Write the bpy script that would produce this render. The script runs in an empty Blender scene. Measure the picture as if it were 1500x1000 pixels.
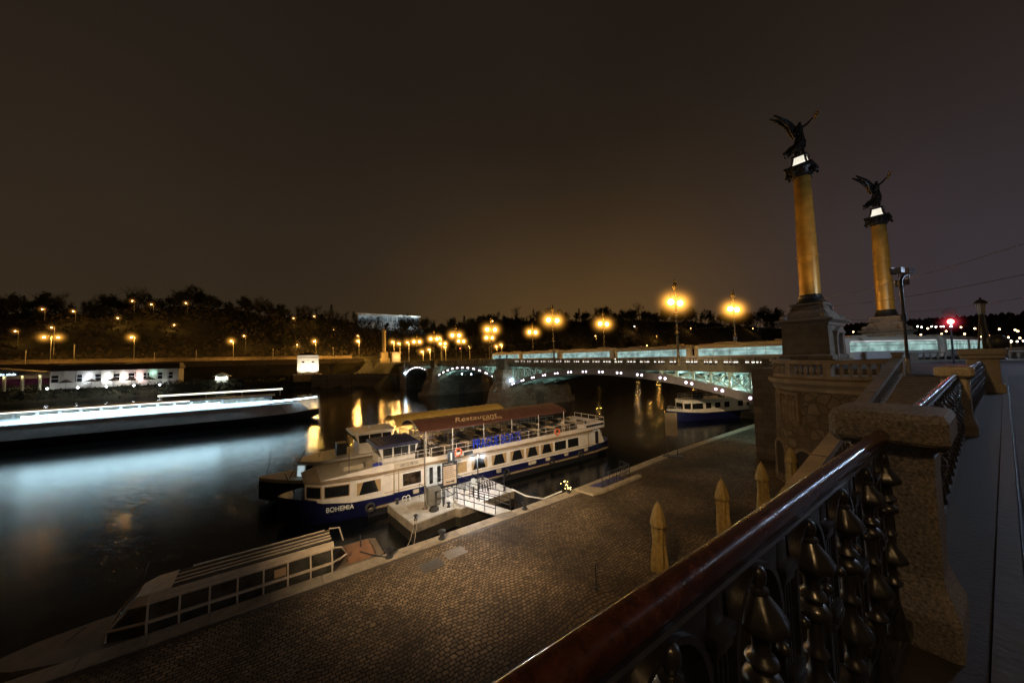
import bpy, bmesh, math, random
from math import sin, cos, pi, radians, sqrt, atan2
from mathutils import Vector, Matrix
random.seed(11)
sc = bpy.context.scene
col = sc.collection

# ------------------------------------------------------------------ materials
def nt_new(name):
    m = bpy.data.materials.new(name); m.use_nodes = True
    nt = m.node_tree; nt.nodes.clear()
    return m, nt, nt.nodes, nt.links

def M(name, c, rough=.6, metal=0., var=.25, vscale=3., bump=0., bscale=20., spec=.5, coat=0.):
    m, nt, N, L = nt_new(name)
    out = N.new('ShaderNodeOutputMaterial'); b = N.new('ShaderNodeBsdfPrincipled')
    L.new(b.outputs[0], out.inputs[0])
    tc = N.new('ShaderNodeTexCoord')
    n1 = N.new('ShaderNodeTexNoise'); n1.inputs['Scale'].default_value = vscale
    n1.inputs['Detail'].default_value = 6; n1.inputs['Roughness'].default_value = .65
    L.new(tc.outputs['Object'], n1.inputs['Vector'])
    mr = N.new('ShaderNodeMapRange'); mr.inputs['From Min'].default_value = .3; mr.inputs['From Max'].default_value = .7
    mr.inputs['To Min'].default_value = 1 - var; mr.inputs['To Max'].default_value = 1 + var
    L.new(n1.outputs['Fac'], mr.inputs['Value'])
    mx = N.new('ShaderNodeMix'); mx.data_type = 'RGBA'; mx.blend_type = 'MULTIPLY'; mx.inputs[0].default_value = 1
    mx.inputs[6].default_value = (*c, 1); L.new(mr.outputs[0], mx.inputs[7])
    L.new(mx.outputs[2], b.inputs['Base Color'])
    r2 = N.new('ShaderNodeMapRange'); r2.inputs['To Min'].default_value = max(.02, rough - .12); r2.inputs['To Max'].default_value = min(1, rough + .12)
    L.new(n1.outputs['Fac'], r2.inputs['Value']); L.new(r2.outputs[0], b.inputs['Roughness'])
    b.inputs['Metallic'].default_value = metal; b.inputs['Specular IOR Level'].default_value = spec
    b.inputs['Coat Weight'].default_value = coat; b.inputs['Coat Roughness'].default_value = .12
    if bump:
        n2 = N.new('ShaderNodeTexNoise'); n2.inputs['Scale'].default_value = bscale; n2.inputs['Detail'].default_value = 4
        L.new(tc.outputs['Object'], n2.inputs['Vector'])
        bp = N.new('ShaderNodeBump'); bp.inputs['Strength'].default_value = bump; bp.inputs['Distance'].default_value = .02
        L.new(n2.outputs['Fac'], bp.inputs['Height']); L.new(bp.outputs[0], b.inputs['Normal'])
    return m

def E(name, c, s, sampling='AUTO', noise=0., nscale=1.):
    m, nt, N, L = nt_new(name)
    out = N.new('ShaderNodeOutputMaterial'); e = N.new('ShaderNodeEmission')
    e.inputs[0].default_value = (*c, 1); e.inputs[1].default_value = s
    if noise:
        tc = N.new('ShaderNodeTexCoord'); n = N.new('ShaderNodeTexNoise'); n.inputs['Scale'].default_value = nscale
        L.new(tc.outputs['Object'], n.inputs['Vector'])
        mr = N.new('ShaderNodeMapRange'); mr.inputs['From Min'].default_value = .35; mr.inputs['From Max'].default_value = .65
        mr.inputs['To Min'].default_value = s * (1 - noise); mr.inputs['To Max'].default_value = s
        L.new(n.outputs['Fac'], mr.inputs['Value']); L.new(mr.outputs[0], e.inputs[1])
    L.new(e.outputs[0], out.inputs[0])
    m.cycles.emission_sampling = sampling
    return m

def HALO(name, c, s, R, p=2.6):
    """painted glow round a lamp: emission only volume, fading to nothing at radius R"""
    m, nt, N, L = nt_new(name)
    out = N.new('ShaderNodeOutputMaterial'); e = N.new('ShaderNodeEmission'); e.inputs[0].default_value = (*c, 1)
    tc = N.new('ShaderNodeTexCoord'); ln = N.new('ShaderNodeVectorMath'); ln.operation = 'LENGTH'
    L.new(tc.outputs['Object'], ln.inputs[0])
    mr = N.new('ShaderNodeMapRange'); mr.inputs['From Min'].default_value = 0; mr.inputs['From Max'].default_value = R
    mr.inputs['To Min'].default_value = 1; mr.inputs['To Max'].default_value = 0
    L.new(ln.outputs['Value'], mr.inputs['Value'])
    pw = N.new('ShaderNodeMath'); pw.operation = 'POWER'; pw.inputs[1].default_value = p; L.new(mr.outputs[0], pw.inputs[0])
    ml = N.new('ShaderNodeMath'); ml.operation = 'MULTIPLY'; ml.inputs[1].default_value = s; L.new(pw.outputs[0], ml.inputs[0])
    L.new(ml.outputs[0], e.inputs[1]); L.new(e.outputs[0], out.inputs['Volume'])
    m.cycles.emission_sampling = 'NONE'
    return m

def STONE(name, c1, c2, kind='ashlar', sx=1., sy=.5, mortar=(.02,.018,.015), rough=.85, plane='YZ', bump=.6, jw=.015):
    """kind ashlar = coursed blocks, rubble = polygonal stones, cobble = setts"""
    m, nt, N, L = nt_new(name)
    out = N.new('ShaderNodeOutputMaterial'); b = N.new('ShaderNodeBsdfPrincipled'); L.new(b.outputs[0], out.inputs[0])
    tc = N.new('ShaderNodeTexCoord')
    sep = N.new('ShaderNodeSeparateXYZ'); L.new(tc.outputs['Object'], sep.inputs[0])
    cmb = N.new('ShaderNodeCombineXYZ')
    if plane == 'SIDE':   # walls of any heading: run = x + y
        ad = N.new('ShaderNodeMath'); ad.operation = 'ADD'
        L.new(sep.outputs[0], ad.inputs[0]); L.new(sep.outputs[1], ad.inputs[1]); L.new(ad.outputs[0], cmb.inputs[0]); L.new(sep.outputs[2], cmb.inputs[1])
    elif plane == 'XY':
        L.new(sep.outputs[0], cmb.inputs[0]); L.new(sep.outputs[1], cmb.inputs[1])
    nz = N.new('ShaderNodeTexNoise'); nz.inputs['Scale'].default_value = 1.3 if kind != 'cobble' else 2.2; nz.inputs['Detail'].default_value = 3
    L.new(tc.outputs['Object'], nz.inputs['Vector'])
    fine = N.new('ShaderNodeTexNoise'); fine.inputs['Scale'].default_value = 25; fine.inputs['Detail'].default_value = 6
    L.new(tc.outputs['Object'], fine.inputs['Vector'])
    if kind == 'rubble':
        v = N.new('ShaderNodeTexVoronoi'); v.feature = 'DISTANCE_TO_EDGE'; v.inputs['Scale'].default_value = 1 / sx
        L.new(tc.outputs['Object'], v.inputs['Vector'])
        vc = N.new('ShaderNodeTexVoronoi'); vc.inputs['Scale'].default_value = 1 / sx; L.new(tc.outputs['Object'], vc.inputs['Vector'])
        edge = N.new('ShaderNodeMapRange'); edge.inputs['From Min'].default_value = .01; edge.inputs['From Max'].default_value = .07
        L.new(v.outputs['Distance'], edge.inputs['Value']); cellv = N.new('ShaderNodeSeparateColor'); L.new(vc.outputs['Color'], cellv.inputs[0]); cell = cellv.outputs[0]
        efac = edge.outputs[0]
    else:
        br = N.new('ShaderNodeTexBrick'); br.inputs['Scale'].default_value = 1; br.inputs['Brick Width'].default_value = sx; br.inputs['Row Height'].default_value = sy
        br.inputs['Mortar Size'].default_value = jw; br.inputs['Mortar Smooth'].default_value = .6; br.inputs['Color1'].default_value = (0,0,0,1); br.inputs['Color2'].default_value = (1,1,1,1)
        br.inputs['Mortar'].default_value = (.5,.5,.5,1)
        if kind == 'cobble':
            wp = N.new('ShaderNodeVectorMath'); wp.operation = 'MULTIPLY_ADD'
            L.new(nz.outputs['Color'], wp.inputs[0]); wp.inputs[1].default_value = (.22,.22,0); L.new(cmb.outputs[0], wp.inputs[2])
            n9 = N.new('ShaderNodeTexNoise'); n9.inputs['Scale'].default_value = .35; n9.inputs['Detail'].default_value = 2; L.new(tc.outputs['Object'], n9.inputs['Vector'])
            wp2 = N.new('ShaderNodeVectorMath'); wp2.operation = 'MULTIPLY_ADD'; L.new(n9.outputs['Color'], wp2.inputs[0]); wp2.inputs[1].default_value = (.7,.9,0); L.new(wp.outputs[0], wp2.inputs[2])
            L.new(wp2.outputs[0], br.inputs['Vector'])
        else:
            L.new(cmb.outputs[0], br.inputs['Vector'])
        inv = N.new('ShaderNodeMath'); inv.operation = 'SUBTRACT'; inv.inputs[0].default_value = 1; L.new(br.outputs['Fac'], inv.inputs[1])
        efac = inv.outputs[0]; cs = N.new('ShaderNodeSeparateColor'); L.new(br.outputs['Color'], cs.inputs[0]); cell = cs.outputs[0]
    m1 = N.new('ShaderNodeMix'); m1.data_type = 'RGBA'; L.new(cell, m1.inputs[0]); m1.inputs[6].default_value = (*c1,1); m1.inputs[7].default_value = (*c2,1)
    mr = N.new('ShaderNodeMapRange'); mr.inputs['From Min'].default_value = .3; mr.inputs['From Max'].default_value = .7; mr.inputs['To Min'].default_value = .6; mr.inputs['To Max'].default_value = 1.3
    ad2 = N.new('ShaderNodeMath'); ad2.operation = 'ADD'; L.new(nz.outputs['Fac'], ad2.inputs[0]); L.new(fine.outputs['Fac'], ad2.inputs[1])
    hf = N.new('ShaderNodeMath'); hf.operation = 'MULTIPLY'; hf.inputs[1].default_value = .5; L.new(ad2.outputs[0], hf.inputs[0]); L.new(hf.outputs[0], mr.inputs['Value'])
    m2 = N.new('ShaderNodeMix'); m2.data_type = 'RGBA'; m2.blend_type = 'MULTIPLY'; m2.inputs[0].default_value = 1; src = m1.outputs[2]
    if kind == 'cobble':     # worn, stained and patched areas
        n8 = N.new('ShaderNodeTexNoise'); n8.inputs['Scale'].default_value = .22; n8.inputs['Detail'].default_value = 5; L.new(tc.outputs['Object'], n8.inputs['Vector'])
        q8 = N.new('ShaderNodeMapRange'); q8.inputs['From Min'].default_value = .35; q8.inputs['From Max'].default_value = .65; q8.inputs['To Min'].default_value = .42; q8.inputs['To Max'].default_value = 1.5; L.new(n8.outputs['Fac'], q8.inputs['Value'])
        m8 = N.new('ShaderNodeMix'); m8.data_type = 'RGBA'; m8.blend_type = 'MULTIPLY'; m8.inputs[0].default_value = 1; L.new(src, m8.inputs[6]); L.new(q8.outputs[0], m8.inputs[7]); src = m8.outputs[2]
    L.new(src, m2.inputs[6]); L.new(mr.outputs[0], m2.inputs[7])
    m3 = N.new('ShaderNodeMix'); m3.data_type = 'RGBA'; L.new(efac, m3.inputs[0]); m3.inputs[6].default_value = (*mortar,1); L.new(m2.outputs[2], m3.inputs[7])
    L.new(m3.outputs[2], b.inputs['Base Color'])
    rr = N.new('ShaderNodeMapRange'); rr.inputs['To Min'].default_value = max(.1, rough-.18); rr.inputs['To Max'].default_value = min(1, rough+.15); L.new(fine.outputs['Fac'], rr.inputs['Value']); L.new(rr.outputs[0], b.inputs['Roughness'])
    b.inputs['Specular IOR Level'].default_value = .35
    hs = N.new('ShaderNodeMath'); hs.operation = 'MULTIPLY_ADD'; L.new(fine.outputs['Fac'], hs.inputs[0]); hs.inputs[1].default_value = .35; L.new(efac, hs.inputs[2])
    bp = N.new('ShaderNodeBump'); bp.inputs['Strength'].default_value = bump; bp.inputs['Distance'].default_value = .04; L.new(hs.outputs[0], bp.inputs['Height']); L.new(bp.outputs[0], b.inputs['Normal'])
    return m

def WATER():
    m, nt, N, L = nt_new('river_water')
    out = N.new('ShaderNodeOutputMaterial'); b = N.new('ShaderNodeBsdfPrincipled'); L.new(b.outputs[0], out.inputs[0])
    b.inputs['Base Color'].default_value = (.004,.005,.005,1); b.inputs['IOR'].default_value = 1.333
    tc = N.new('ShaderNodeTexCoord')
    mp = N.new('ShaderNodeMapping'); mp.inputs['Scale'].default_value = (1., 1.7, 1.); mp.inputs['Rotation'].default_value = (0,0,.35); L.new(tc.outputs['Object'], mp.inputs[0])
    n1 = N.new('ShaderNodeTexNoise'); n1.inputs['Scale'].default_value = 2.4; n1.inputs['Detail'].default_value = 8; n1.inputs['Roughness'].default_value = .62; L.new(mp.outputs[0], n1.inputs['Vector'])
    n2 = N.new('ShaderNodeTexNoise'); n2.inputs['Scale'].default_value = .11; n2.inputs['Detail'].default_value = 4; L.new(tc.outputs['Object'], n2.inputs['Vector'])
    rr = N.new('ShaderNodeMapRange'); rr.inputs['From Min'].default_value = .35; rr.inputs['From Max'].default_value = .65; rr.inputs['To Min'].default_value = .04; rr.inputs['To Max'].default_value = .085
    L.new(n2.outputs['Fac'], rr.inputs['Value']); L.new(rr.outputs[0], b.inputs['Roughness'])
    bp = N.new('ShaderNodeBump'); bp.inputs['Strength'].default_value = .6; bp.inputs['Distance'].default_value = .03; L.new(n1.outputs['Fac'], bp.inputs['Height'])
    L.new(bp.outputs[0], b.inputs['Normal'])
    return m

# ------------------------------------------------------------------ mesh building
class MB:
    def __init__(s): s.v = []; s.f = []
    def add(s, vs, fs):
        o = len(s.v); s.v += [tuple(p) for p in vs]; s.f += [tuple(i + o for i in f) for f in fs]; return s
    def box(s, x0, x1, y0, y1, z0, z1):
        v = [(x0,y0,z0),(x1,y0,z0),(x1,y1,z0),(x0,y1,z0),(x0,y0,z1),(x1,y0,z1),(x1,y1,z1),(x0,y1,z1)]
        return s.add(v, [(0,3,2,1),(4,5,6,7),(0,1,5,4),(1,2,6,5),(2,3,7,6),(3,0,4,7)])
    def bbox(s, x0, x1, y0, y1, z0, z1, b=.02):
        """box with chamfered edges"""
        me = bmesh.new(); bmesh.ops.create_cube(me, size=1)
        for v in me.verts: v.co = Vector(((x0+x1)/2 + v.co.x*(x1-x0), (y0+y1)/2 + v.co.y*(y1-y0), (z0+z1)/2 + v.co.z*(z1-z0)))
        bmesh.ops.bevel(me, geom=me.edges[:], offset=b, segments=2, affect='EDGES', profile=.6)
        me.verts.index_update(); r = s.add([v.co for v in me.verts], [[v.index for v in f.verts] for f in me.faces]); me.free(); return r
    def rbox(s, c, size, ang):
        hx, hy, hz = [k/2 for k in size]; ca, sa = cos(ang), sin(ang); v = []
        for z in (-hz, hz):
            for x, y in ((-hx,-hy),(hx,-hy),(hx,hy),(-hx,hy)): v.append((c[0]+x*ca-y*sa, c[1]+x*sa+y*ca, c[2]+z))
        return s.add(v, [(0,3,2,1),(4,5,6,7),(0,1,5,4),(1,2,6,5),(2,3,7,6),(3,0,4,7)])
    def prism(s, poly, z0, z1):
        n = len(poly); v = [(p[0],p[1],z0) for p in poly] + [(p[0],p[1],z1) for p in poly]
        return s.add(v, [tuple(range(n-1,-1,-1)), tuple(range(n,2*n))] + [(i,(i+1)%n,n+(i+1)%n,n+i) for i in range(n)])
    def loft(s, rings, cap=True, closed=True):
        n = len(rings[0]); o = []
        for r in rings: o += r
        f = []
        for k in range(len(rings)-1):
            for i in range(n if closed else n-1):
                j = (i+1) % n; f.append((k*n+i, k*n+j, (k+1)*n+j, (k+1)*n+i))
        if cap and closed: f += [tuple(range(n-1,-1,-1)), tuple(range((len(rings)-1)*n, len(rings)*n))]
        return s.add(o, f)
    def tube(s, p0, p1, r, n=8, r1=None):
        return s.path([p0, p1], r, n, r1)
    def path(s, pts, r, n=8, r1=None):
        P = [Vector(p) for p in pts]; rings = []; a = None
        for i, p in enumerate(P):
            t = (P[min(i+1,len(P)-1)] - P[max(i-1,0)]);
            if t.length < 1e-9: t = Vector((0,0,1))
            t.normalize()
            if a is None:
                a = t.orthogonal().normalized()
            else:
                a = (a - t*a.dot(t)); a = a.normalized() if a.length > 1e-6 else t.orthogonal().normalized()
            b = t.cross(a); rr = r if r1 is None else r + (r1-r)*i/(len(P)-1)
            rings.append([tuple(p + a*rr*cos(2*pi*k/n) + b*rr*sin(2*pi*k/n)) for k in range(n)])
        return s.loft(rings)
    def lathe(s, prof, c=(0,0,0), n=16, flute=0, sq=0):
        rings = []
        for r, z in prof:
            ring = []
            for k in range(n):
                a = 2*pi*k/n; q = r*(1 + (flute*cos(a*8) if flute else 0))
                ring.append((c[0]+q*cos(a), c[1]+q*sin(a), c[2]+z))
            rings.append(ring)
        return s.loft(rings)
    def sphere(s, c, r, seg=12, sz=1.):
        prof = [(max(1e-3, r*sin(pi*k/(seg//2+1))), -r*sz*cos(pi*k/(seg//2+1))) for k in range(seg//2+2)]
        return s.lathe(prof, c, seg)
    def torus(s, c, R, r, ax='Y', n=20, m=8):
        f = []; v = []
        for i in range(n):
            for j in range(m):
                a, b = 2*pi*i/n, 2*pi*j/m; q = R + r*cos(b); p = (q*cos(a), r*sin(b), q*sin(a))
                if ax == 'X': p = (p[1], p[0], p[2])
                if ax == 'Z': p = (p[0], p[2], p[1])
                v.append((c[0]+p[0], c[1]+p[1], c[2]+p[2]))
                f.append((i*m+j, ((i+1)%n)*m+j, ((i+1)%n)*m+(j+1)%m, i*m+(j+1)%m))
        return s.add(v, f)
    def build(s, name, mat, parent=None, smooth=False, loc=(0,0,0), rot=0., angle=40):
        me = bpy.data.meshes.new(name); me.from_pydata(s.v, [], s.f)
        bm = bmesh.new(); bm.from_mesh(me); bmesh.ops.recalc_face_normals(bm, faces=bm.faces[:]); bm.to_mesh(me); bm.free()
        o = bpy.data.objects.new(name, me); col.objects.link(o); me.materials.append(mat)
        if smooth:
            me.polygons.foreach_set('use_smooth', [True]*len(me.polygons)); me.set_sharp_from_angle(angle=radians(angle))
        if parent: o.parent = parent
        o.location = loc; o.rotation_euler[2] = rot
        return o

def thing(name, label, cat, loc=(0,0,0), rot=0., group=None):
    o = bpy.data.objects.new(name, None); col.objects.link(o); o.empty_display_size = .2
    o.location = loc; o.rotation_euler[2] = rot; o['label'] = label; o['category'] = cat
    if group: o['group'] = group
    return o
def tag(o, label, cat, group=None):
    o['label'] = label; o['category'] = cat
    if group: o['group'] = group
    return o
def struct(o): o['kind'] = 'structure'; return o
def dup(root, loc, rot=None, label=None, group=None):
    r = root.copy(); col.objects.link(r); r.location = loc
    if rot is not None: r.rotation_euler[2] = rot
    if label: r['label'] = label
    if group: r['group'] = group
    for ch in list(root.children):
        c = ch.copy(); col.objects.link(c); c.parent = r
        for g in list(ch.children):
            d = g.copy(); col.objects.link(d); d.parent = c
    return r
def light(name, kind, loc, c, power, radius=.3, parent=None, target=None, size=50, blend=.5):
    l = bpy.data.lights.new(name, kind); l.color = c; l.energy = power
    l.shadow_soft_size = radius
    if kind == 'SPOT': l.spot_size = radians(size); l.spot_blend = blend
    o = bpy.data.objects.new(name, l); col.objects.link(o); o.location = loc
    if target: o.rotation_euler = (Vector(target) - Vector(loc)).to_track_quat('-Z', 'Y').to_euler()
    if parent: o.parent = parent
    return o
def text(body, name, mat, parent, size, loc, rot, extrude=.01, align='LEFT', shear=0., bold=0., sx=1.):
    cu = bpy.data.curves.new(name, 'FONT'); cu.body = body; cu.size = size; cu.extrude = extrude; cu.align_x = align; cu.shear = shear; cu.offset = bold
    t = bpy.data.objects.new(name, cu); col.objects.link(t)
    dg = bpy.context.evaluated_depsgraph_get(); me = bpy.data.meshes.new_from_object(t.evaluated_get(dg))
    bpy.data.objects.remove(t); bpy.data.curves.remove(cu)
    o = bpy.data.objects.new(name, me); col.objects.link(o); me.materials.clear(); me.materials.append(mat)
    o.location = loc; o.rotation_euler = rot; o.scale = (sx,1,1)
    if parent: o.parent = parent
    return o
def skin_mesh(name, pts, edges, radii, mat, parent, sub=1):
    me = bpy.data.meshes.new(name); me.from_pydata(pts, edges, [])
    o = bpy.data.objects.new(name, me); col.objects.link(o)
    md = o.modifiers.new('s', 'SKIN'); md.use_smooth_shade = True
    for i, r in enumerate(radii):
        me.skin_vertices[0].data[i].radius = r if isinstance(r, tuple) else (r, r)
    me.skin_vertices[0].data[0].use_root = True
    if sub: o.modifiers.new('u', 'SUBSURF').levels = sub
    dg = bpy.context.evaluated_depsgraph_get(); m2 = bpy.data.meshes.new_from_object(o.evaluated_get(dg))
    bpy.data.objects.remove(o)
    o = bpy.data.objects.new(name, m2); col.objects.link(o); m2.materials.clear(); m2.materials.append(mat)
    if parent: o.parent = parent
    return o

# ------------------------------------------------------------------ camera
CAM = Vector((0, 0, 10.9)); F = 500.; PH = radians(3.03); RO = .026; YAW = radians(55.2426)
f0 = Vector((cos(YAW), sin(YAW), 0)); r0 = Vector((sin(YAW), -cos(YAW), 0)); zz = Vector((0,0,1))
fw = f0*cos(PH) + zz*sin(PH); up = zz*cos(PH) - f0*sin(PH)
Uc = up*cos(RO) + r0*sin(RO); Rc = r0*cos(RO) - up*sin(RO)
cd = bpy.data.cameras.new('camera'); cam = bpy.data.objects.new('camera', cd); col.objects.link(cam); sc.camera = cam
cd.sensor_width = 36; cd.lens = 36*F/1500; cd.clip_start = .05; cd.clip_end = 6000
mt = Matrix((Rc, Uc, -fw)).transposed().to_4x4(); mt.translation = CAM; cam.matrix_world = mt
def ray(x, y): return fw + Rc*((x-750)/F) - Uc*((y-500)/F)
def atY(x, y, Y): d = ray(x, y); return CAM + d*(Y/d.y)
def atX(x, y, X): d = ray(x, y); return CAM + d*(X/d.x)
def atZ(x, y, Z): d = ray(x, y); return CAM + d*((Z-CAM.z)/d.z)

# ------------------------------------------------------------------ world: misty city night sky
w = bpy.data.worlds.new('World'); sc.world = w; w.use_nodes = True
N, L = w.node_tree.nodes, w.node_tree.links; N.clear()
out = N.new('ShaderNodeOutputWorld'); bg = N.new('ShaderNodeBackground'); L.new(bg.outputs[0], out.inputs[0])
tc = N.new('ShaderNodeTexCoord'); sp = N.new('ShaderNodeSeparateXYZ'); L.new(tc.outputs['Generated'], sp.inputs[0])
rp = N.new('ShaderNodeValToRGB'); cr = rp.color_ramp
cr.elements[0].position = 0; cr.elements[0].color = (.038,.0245,.0125,1)
cr.elements[1].position = 1; cr.elements[1].color = (.0105,.0075,.0055,1)
for p, c in ((.10,(.034,.0225,.0115)), (.28,(.0285,.0190,.0115)), (.55,(.0185,.0127,.0085))):
    e = cr.elements.new(p); e.color = (*c, 1)
L.new(sp.outputs['Z'], rp.inputs[0])
def lobe(az, el, p, c):
    d = N.new('ShaderNodeVectorMath'); d.operation = 'DOT_PRODUCT'; L.new(tc.outputs['Generated'], d.inputs[0])
    d.inputs[1].default_value = (cos(radians(az))*cos(radians(el)), sin(radians(az))*cos(radians(el)), sin(radians(el)))
    mxx = N.new('ShaderNodeMath'); mxx.operation = 'MAXIMUM'; mxx.inputs[1].default_value = 0; L.new(d.outputs['Value'], mxx.inputs[0])
    pw = N.new('ShaderNodeMath'); pw.operation = 'POWER'; pw.inputs[1].default_value = p; L.new(mxx.outputs[0], pw.inputs[0])
    mc = N.new('ShaderNodeMix'); mc.data_type = 'RGBA'; mc.inputs[6].default_value = (0,0,0,1); mc.inputs[7].default_value = (*c,1); L.new(pw.outputs[0], mc.inputs[0]); return mc.outputs[2]
def addc(a, b):
    mm = N.new('ShaderNodeMix'); mm.data_type = 'RGBA'; mm.blend_type = 'ADD'; mm.inputs[0].default_value = 1; L.new(a, mm.inputs[6]); L.new(b, mm.inputs[7]); return mm.outputs[2]
c = addc(rp.outputs[0], lobe(54, 0, 18, (.046,.0225,.005)))      # sodium glow of the bridge and far bank in the mist
c = addc(c, lobe(33, 3, 24, (.050,.0235,.005)))
c = addc(c, lobe(0, 2, 16, (.006,.009,.026)))                   # bluish glow up the street
nz = N.new('ShaderNodeTexNoise'); nz.inputs['Scale'].default_value = 2.2; nz.inputs['Detail'].default_value = 5; L.new(tc.outputs['Generated'], nz.inputs['Vector'])
mr = N.new('ShaderNodeMapRange'); mr.inputs['To Min'].default_value = .78; mr.inputs['To Max'].default_value = 1.22; L.new(nz.outputs['Fac'], mr.inputs['Value'])
mm = N.new('ShaderNodeMix'); mm.data_type = 'RGBA'; mm.blend_type = 'MULTIPLY'; mm.inputs[0].default_value = 1; L.new(c, mm.inputs[6]); L.new(mr.outputs[0], mm.inputs[7])
L.new(mm.outputs[2], bg.inputs[0]); bg.inputs[1].default_value = 1.

# ------------------------------------------------------------------ shared materials
SOD = (1., .5, .1); COOL = (.75,.88,1.)
GRANITE = M('granite', (.21,.19,.17), .62, var=.8, vscale=75, bump=.5, bscale=90)
IRON = M('black_iron', (.02,.019,.02), .33, .0, var=.5, vscale=14, bump=.05, bscale=90, spec=.65, coat=.35)
RAILW = M('red_brown_handrail', (.06,.017,.007), .24, var=.7, vscale=26, bump=.10, bscale=220, spec=.55, coat=.3)
STEEL = M('galvanised_steel', (.32,.33,.34), .4, .7, var=.2, vscale=6)
DARKM = M('dark_painted_metal', (.025,.026,.03), .45, var=.25, vscale=6)
WHITEP = M('white_boat_paint', (.66,.61,.54), .42, var=.13, vscale=1.6, bump=.06, bscale=6)
CREAM = M('cream_deck_paint', (.46,.40,.30), .6, var=.2, vscale=2.5)
BLUEP = M('blue_hull_paint', (.007,.009,.052), .35, var=.25, vscale=1.3, bump=.08, bscale=4)
BLACKH = M('black_hull', (.012,.012,.014), .4, var=.2, vscale=2)
GLASS = M('dark_window_glass', (.012,.013,.014), .08, var=.3, vscale=2, spec=.8)
CURT = M('tan_curtain', (.36,.24,.11), .85, var=.3, vscale=8)
TAN = M('tan_teak_ledge', (.30,.22,.13), .6, var=.25, vscale=4)
GOLD = M('gilded_bronze', (.75,.5,.15), .35, .9, var=.2)
BRONZE = M('dark_bronze', (.05,.045,.04), .38, .6, var=.5, vscale=5)
LAMPG = E('sodium_globe', (1., .62, .2), 34, 'NONE')
LAMPF = E('sodium_lamp_far', (1., .6, .2), 26, 'NONE')
LAMPW = E('cool_white_lamp', (.85,.93,1.), 30, 'NONE')
HALO_B = HALO('sodium_glow_bridge', (1., .42, .055), 5.5, 4.2, 9.)  # self-lit shells added round lamp heads as painted glow
HALO_F = HALO('sodium_glow_far', (1., .42, .055), 1.9, 6.5, 10.)
HALO_H = HALO('sodium_glow_hill', (1., .38, .06), .7, 4., 8.)
HALO_W = HALO('white_glow', (.8,.9,1.), 2.2, .62)
HALO_T = HALO('blue_white_glow', (.5,.7,1.), 2.4, 2.2, 6.5)

# ================================================================== SETTING
ZS, ZQ = 9.5, 1.3                                   # pavement and quay levels above the water
wtr = MB().add([(-1500,-200,0),(2500,-200,0),(2500,1500,0),(-1500,1500,0)], [(0,1,2,3)]).build('water', WATER()); struct(wtr)
EDGE = [(-60,17.9),(-20,18.1),(-2,18.3),(3.7,18.3),(6.7,18.35),(17,18.5),(33,19.6),(60,20.2),(200,21)]
COB = STONE('quay_cobbles', (.115,.082,.048), (.24,.17,.098), 'cobble', .21, .155, (.018,.013,.009), .8, 'XY', 1., .024)
q = MB(); n = len(EDGE)
q.add([(x,y-.75,ZQ) for x,y in EDGE] + [(x,.75,ZQ) for x,y in EDGE], [(i,i+1,n+i+1,n+i) for i in range(n-1)])
struct(q.build('cobbled_quay', COB))
q = MB()
for k in range(n-1):
    (x0,y0),(x1,y1) = EDGE[k], EDGE[k+1]; m_ = max(1, int((x1-x0)/1.6)); 
    if x0 > 60: m_ = 20
    for j in range(m_):
        a, b = j/m_, (j+1)/m_; g = .012
        xa, xb = x0+(x1-x0)*a+g, x0+(x1-x0)*b-g; ya, yb = y0+(y1-y0)*a, y0+(y1-y0)*b
        q.prism([(xa,ya-.745),(xb,yb-.745),(xb,yb),(xa,ya)], ZQ-.35, ZQ+.03+.006*random.random())
struct(q.build('quay_coping', M('quay_coping_stone', (.30,.25,.18), .7, var=.35, vscale=2, bump=.4, bscale=14)))
q = MB(); q.add([(x,y-.08,-1) for x,y in EDGE] + [(x,y-.08,ZQ-.3) for x,y in EDGE], [(i,i+1,n+i+1,n+i) for i in range(n-1)])
struct(q.build('quay_wall', STONE('quay_wall_stone', (.12,.1,.08), (.2,.17,.13), 'ashlar', 1.2, .5, plane='SIDE')))
q = MB()
for k in range(n-1):
    (x0,y0),(x1,y1) = EDGE[k], EDGE[k+1]; q.add([(x0,y0-.95,ZQ+.004),(x1,y1-.95,ZQ+.004),(x1,y1-.80,ZQ+.004),(x0,y0-.80,ZQ+.004)], [(0,1,2,3)])
struct(q.build('quay_drain_channel', M('drain_channel', (.06,.05,.04), .6)))
# near shore land, street and pavement
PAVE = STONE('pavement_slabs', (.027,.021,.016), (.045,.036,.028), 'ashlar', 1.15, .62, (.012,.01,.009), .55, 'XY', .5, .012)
struct(MB().add([(-60,.12,ZS),(29.3,.12,ZS),(29.3,.62,ZS),(-60,.62,ZS)],[(0,1,2,3)]).build('pavement_edge', M('pavement_edge_stone', (.045,.038,.032), .6, var=.4, vscale=3, bump=.3, bscale=30)))
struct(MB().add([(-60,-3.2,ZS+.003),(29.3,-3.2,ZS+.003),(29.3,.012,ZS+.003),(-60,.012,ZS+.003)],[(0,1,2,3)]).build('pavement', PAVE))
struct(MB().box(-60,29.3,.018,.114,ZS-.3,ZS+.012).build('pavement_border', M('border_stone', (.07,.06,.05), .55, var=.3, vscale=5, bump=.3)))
struct(MB().box(-60,120,-3.5,-3.2,ZS-.4,ZS+.006).build('kerb', GRANITE))
ASPH = M('asphalt', (.05,.05,.052), .55, var=.3, vscale=2, bump=.5, bscale=120)
struct(MB().add([(-200,-300,ZS-.12),(1200,-300,ZS-.12),(1200,-3.5,ZS-.12),(-200,-3.5,ZS-.12)],[(0,1,2,3)]).build('road', ASPH))
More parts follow.
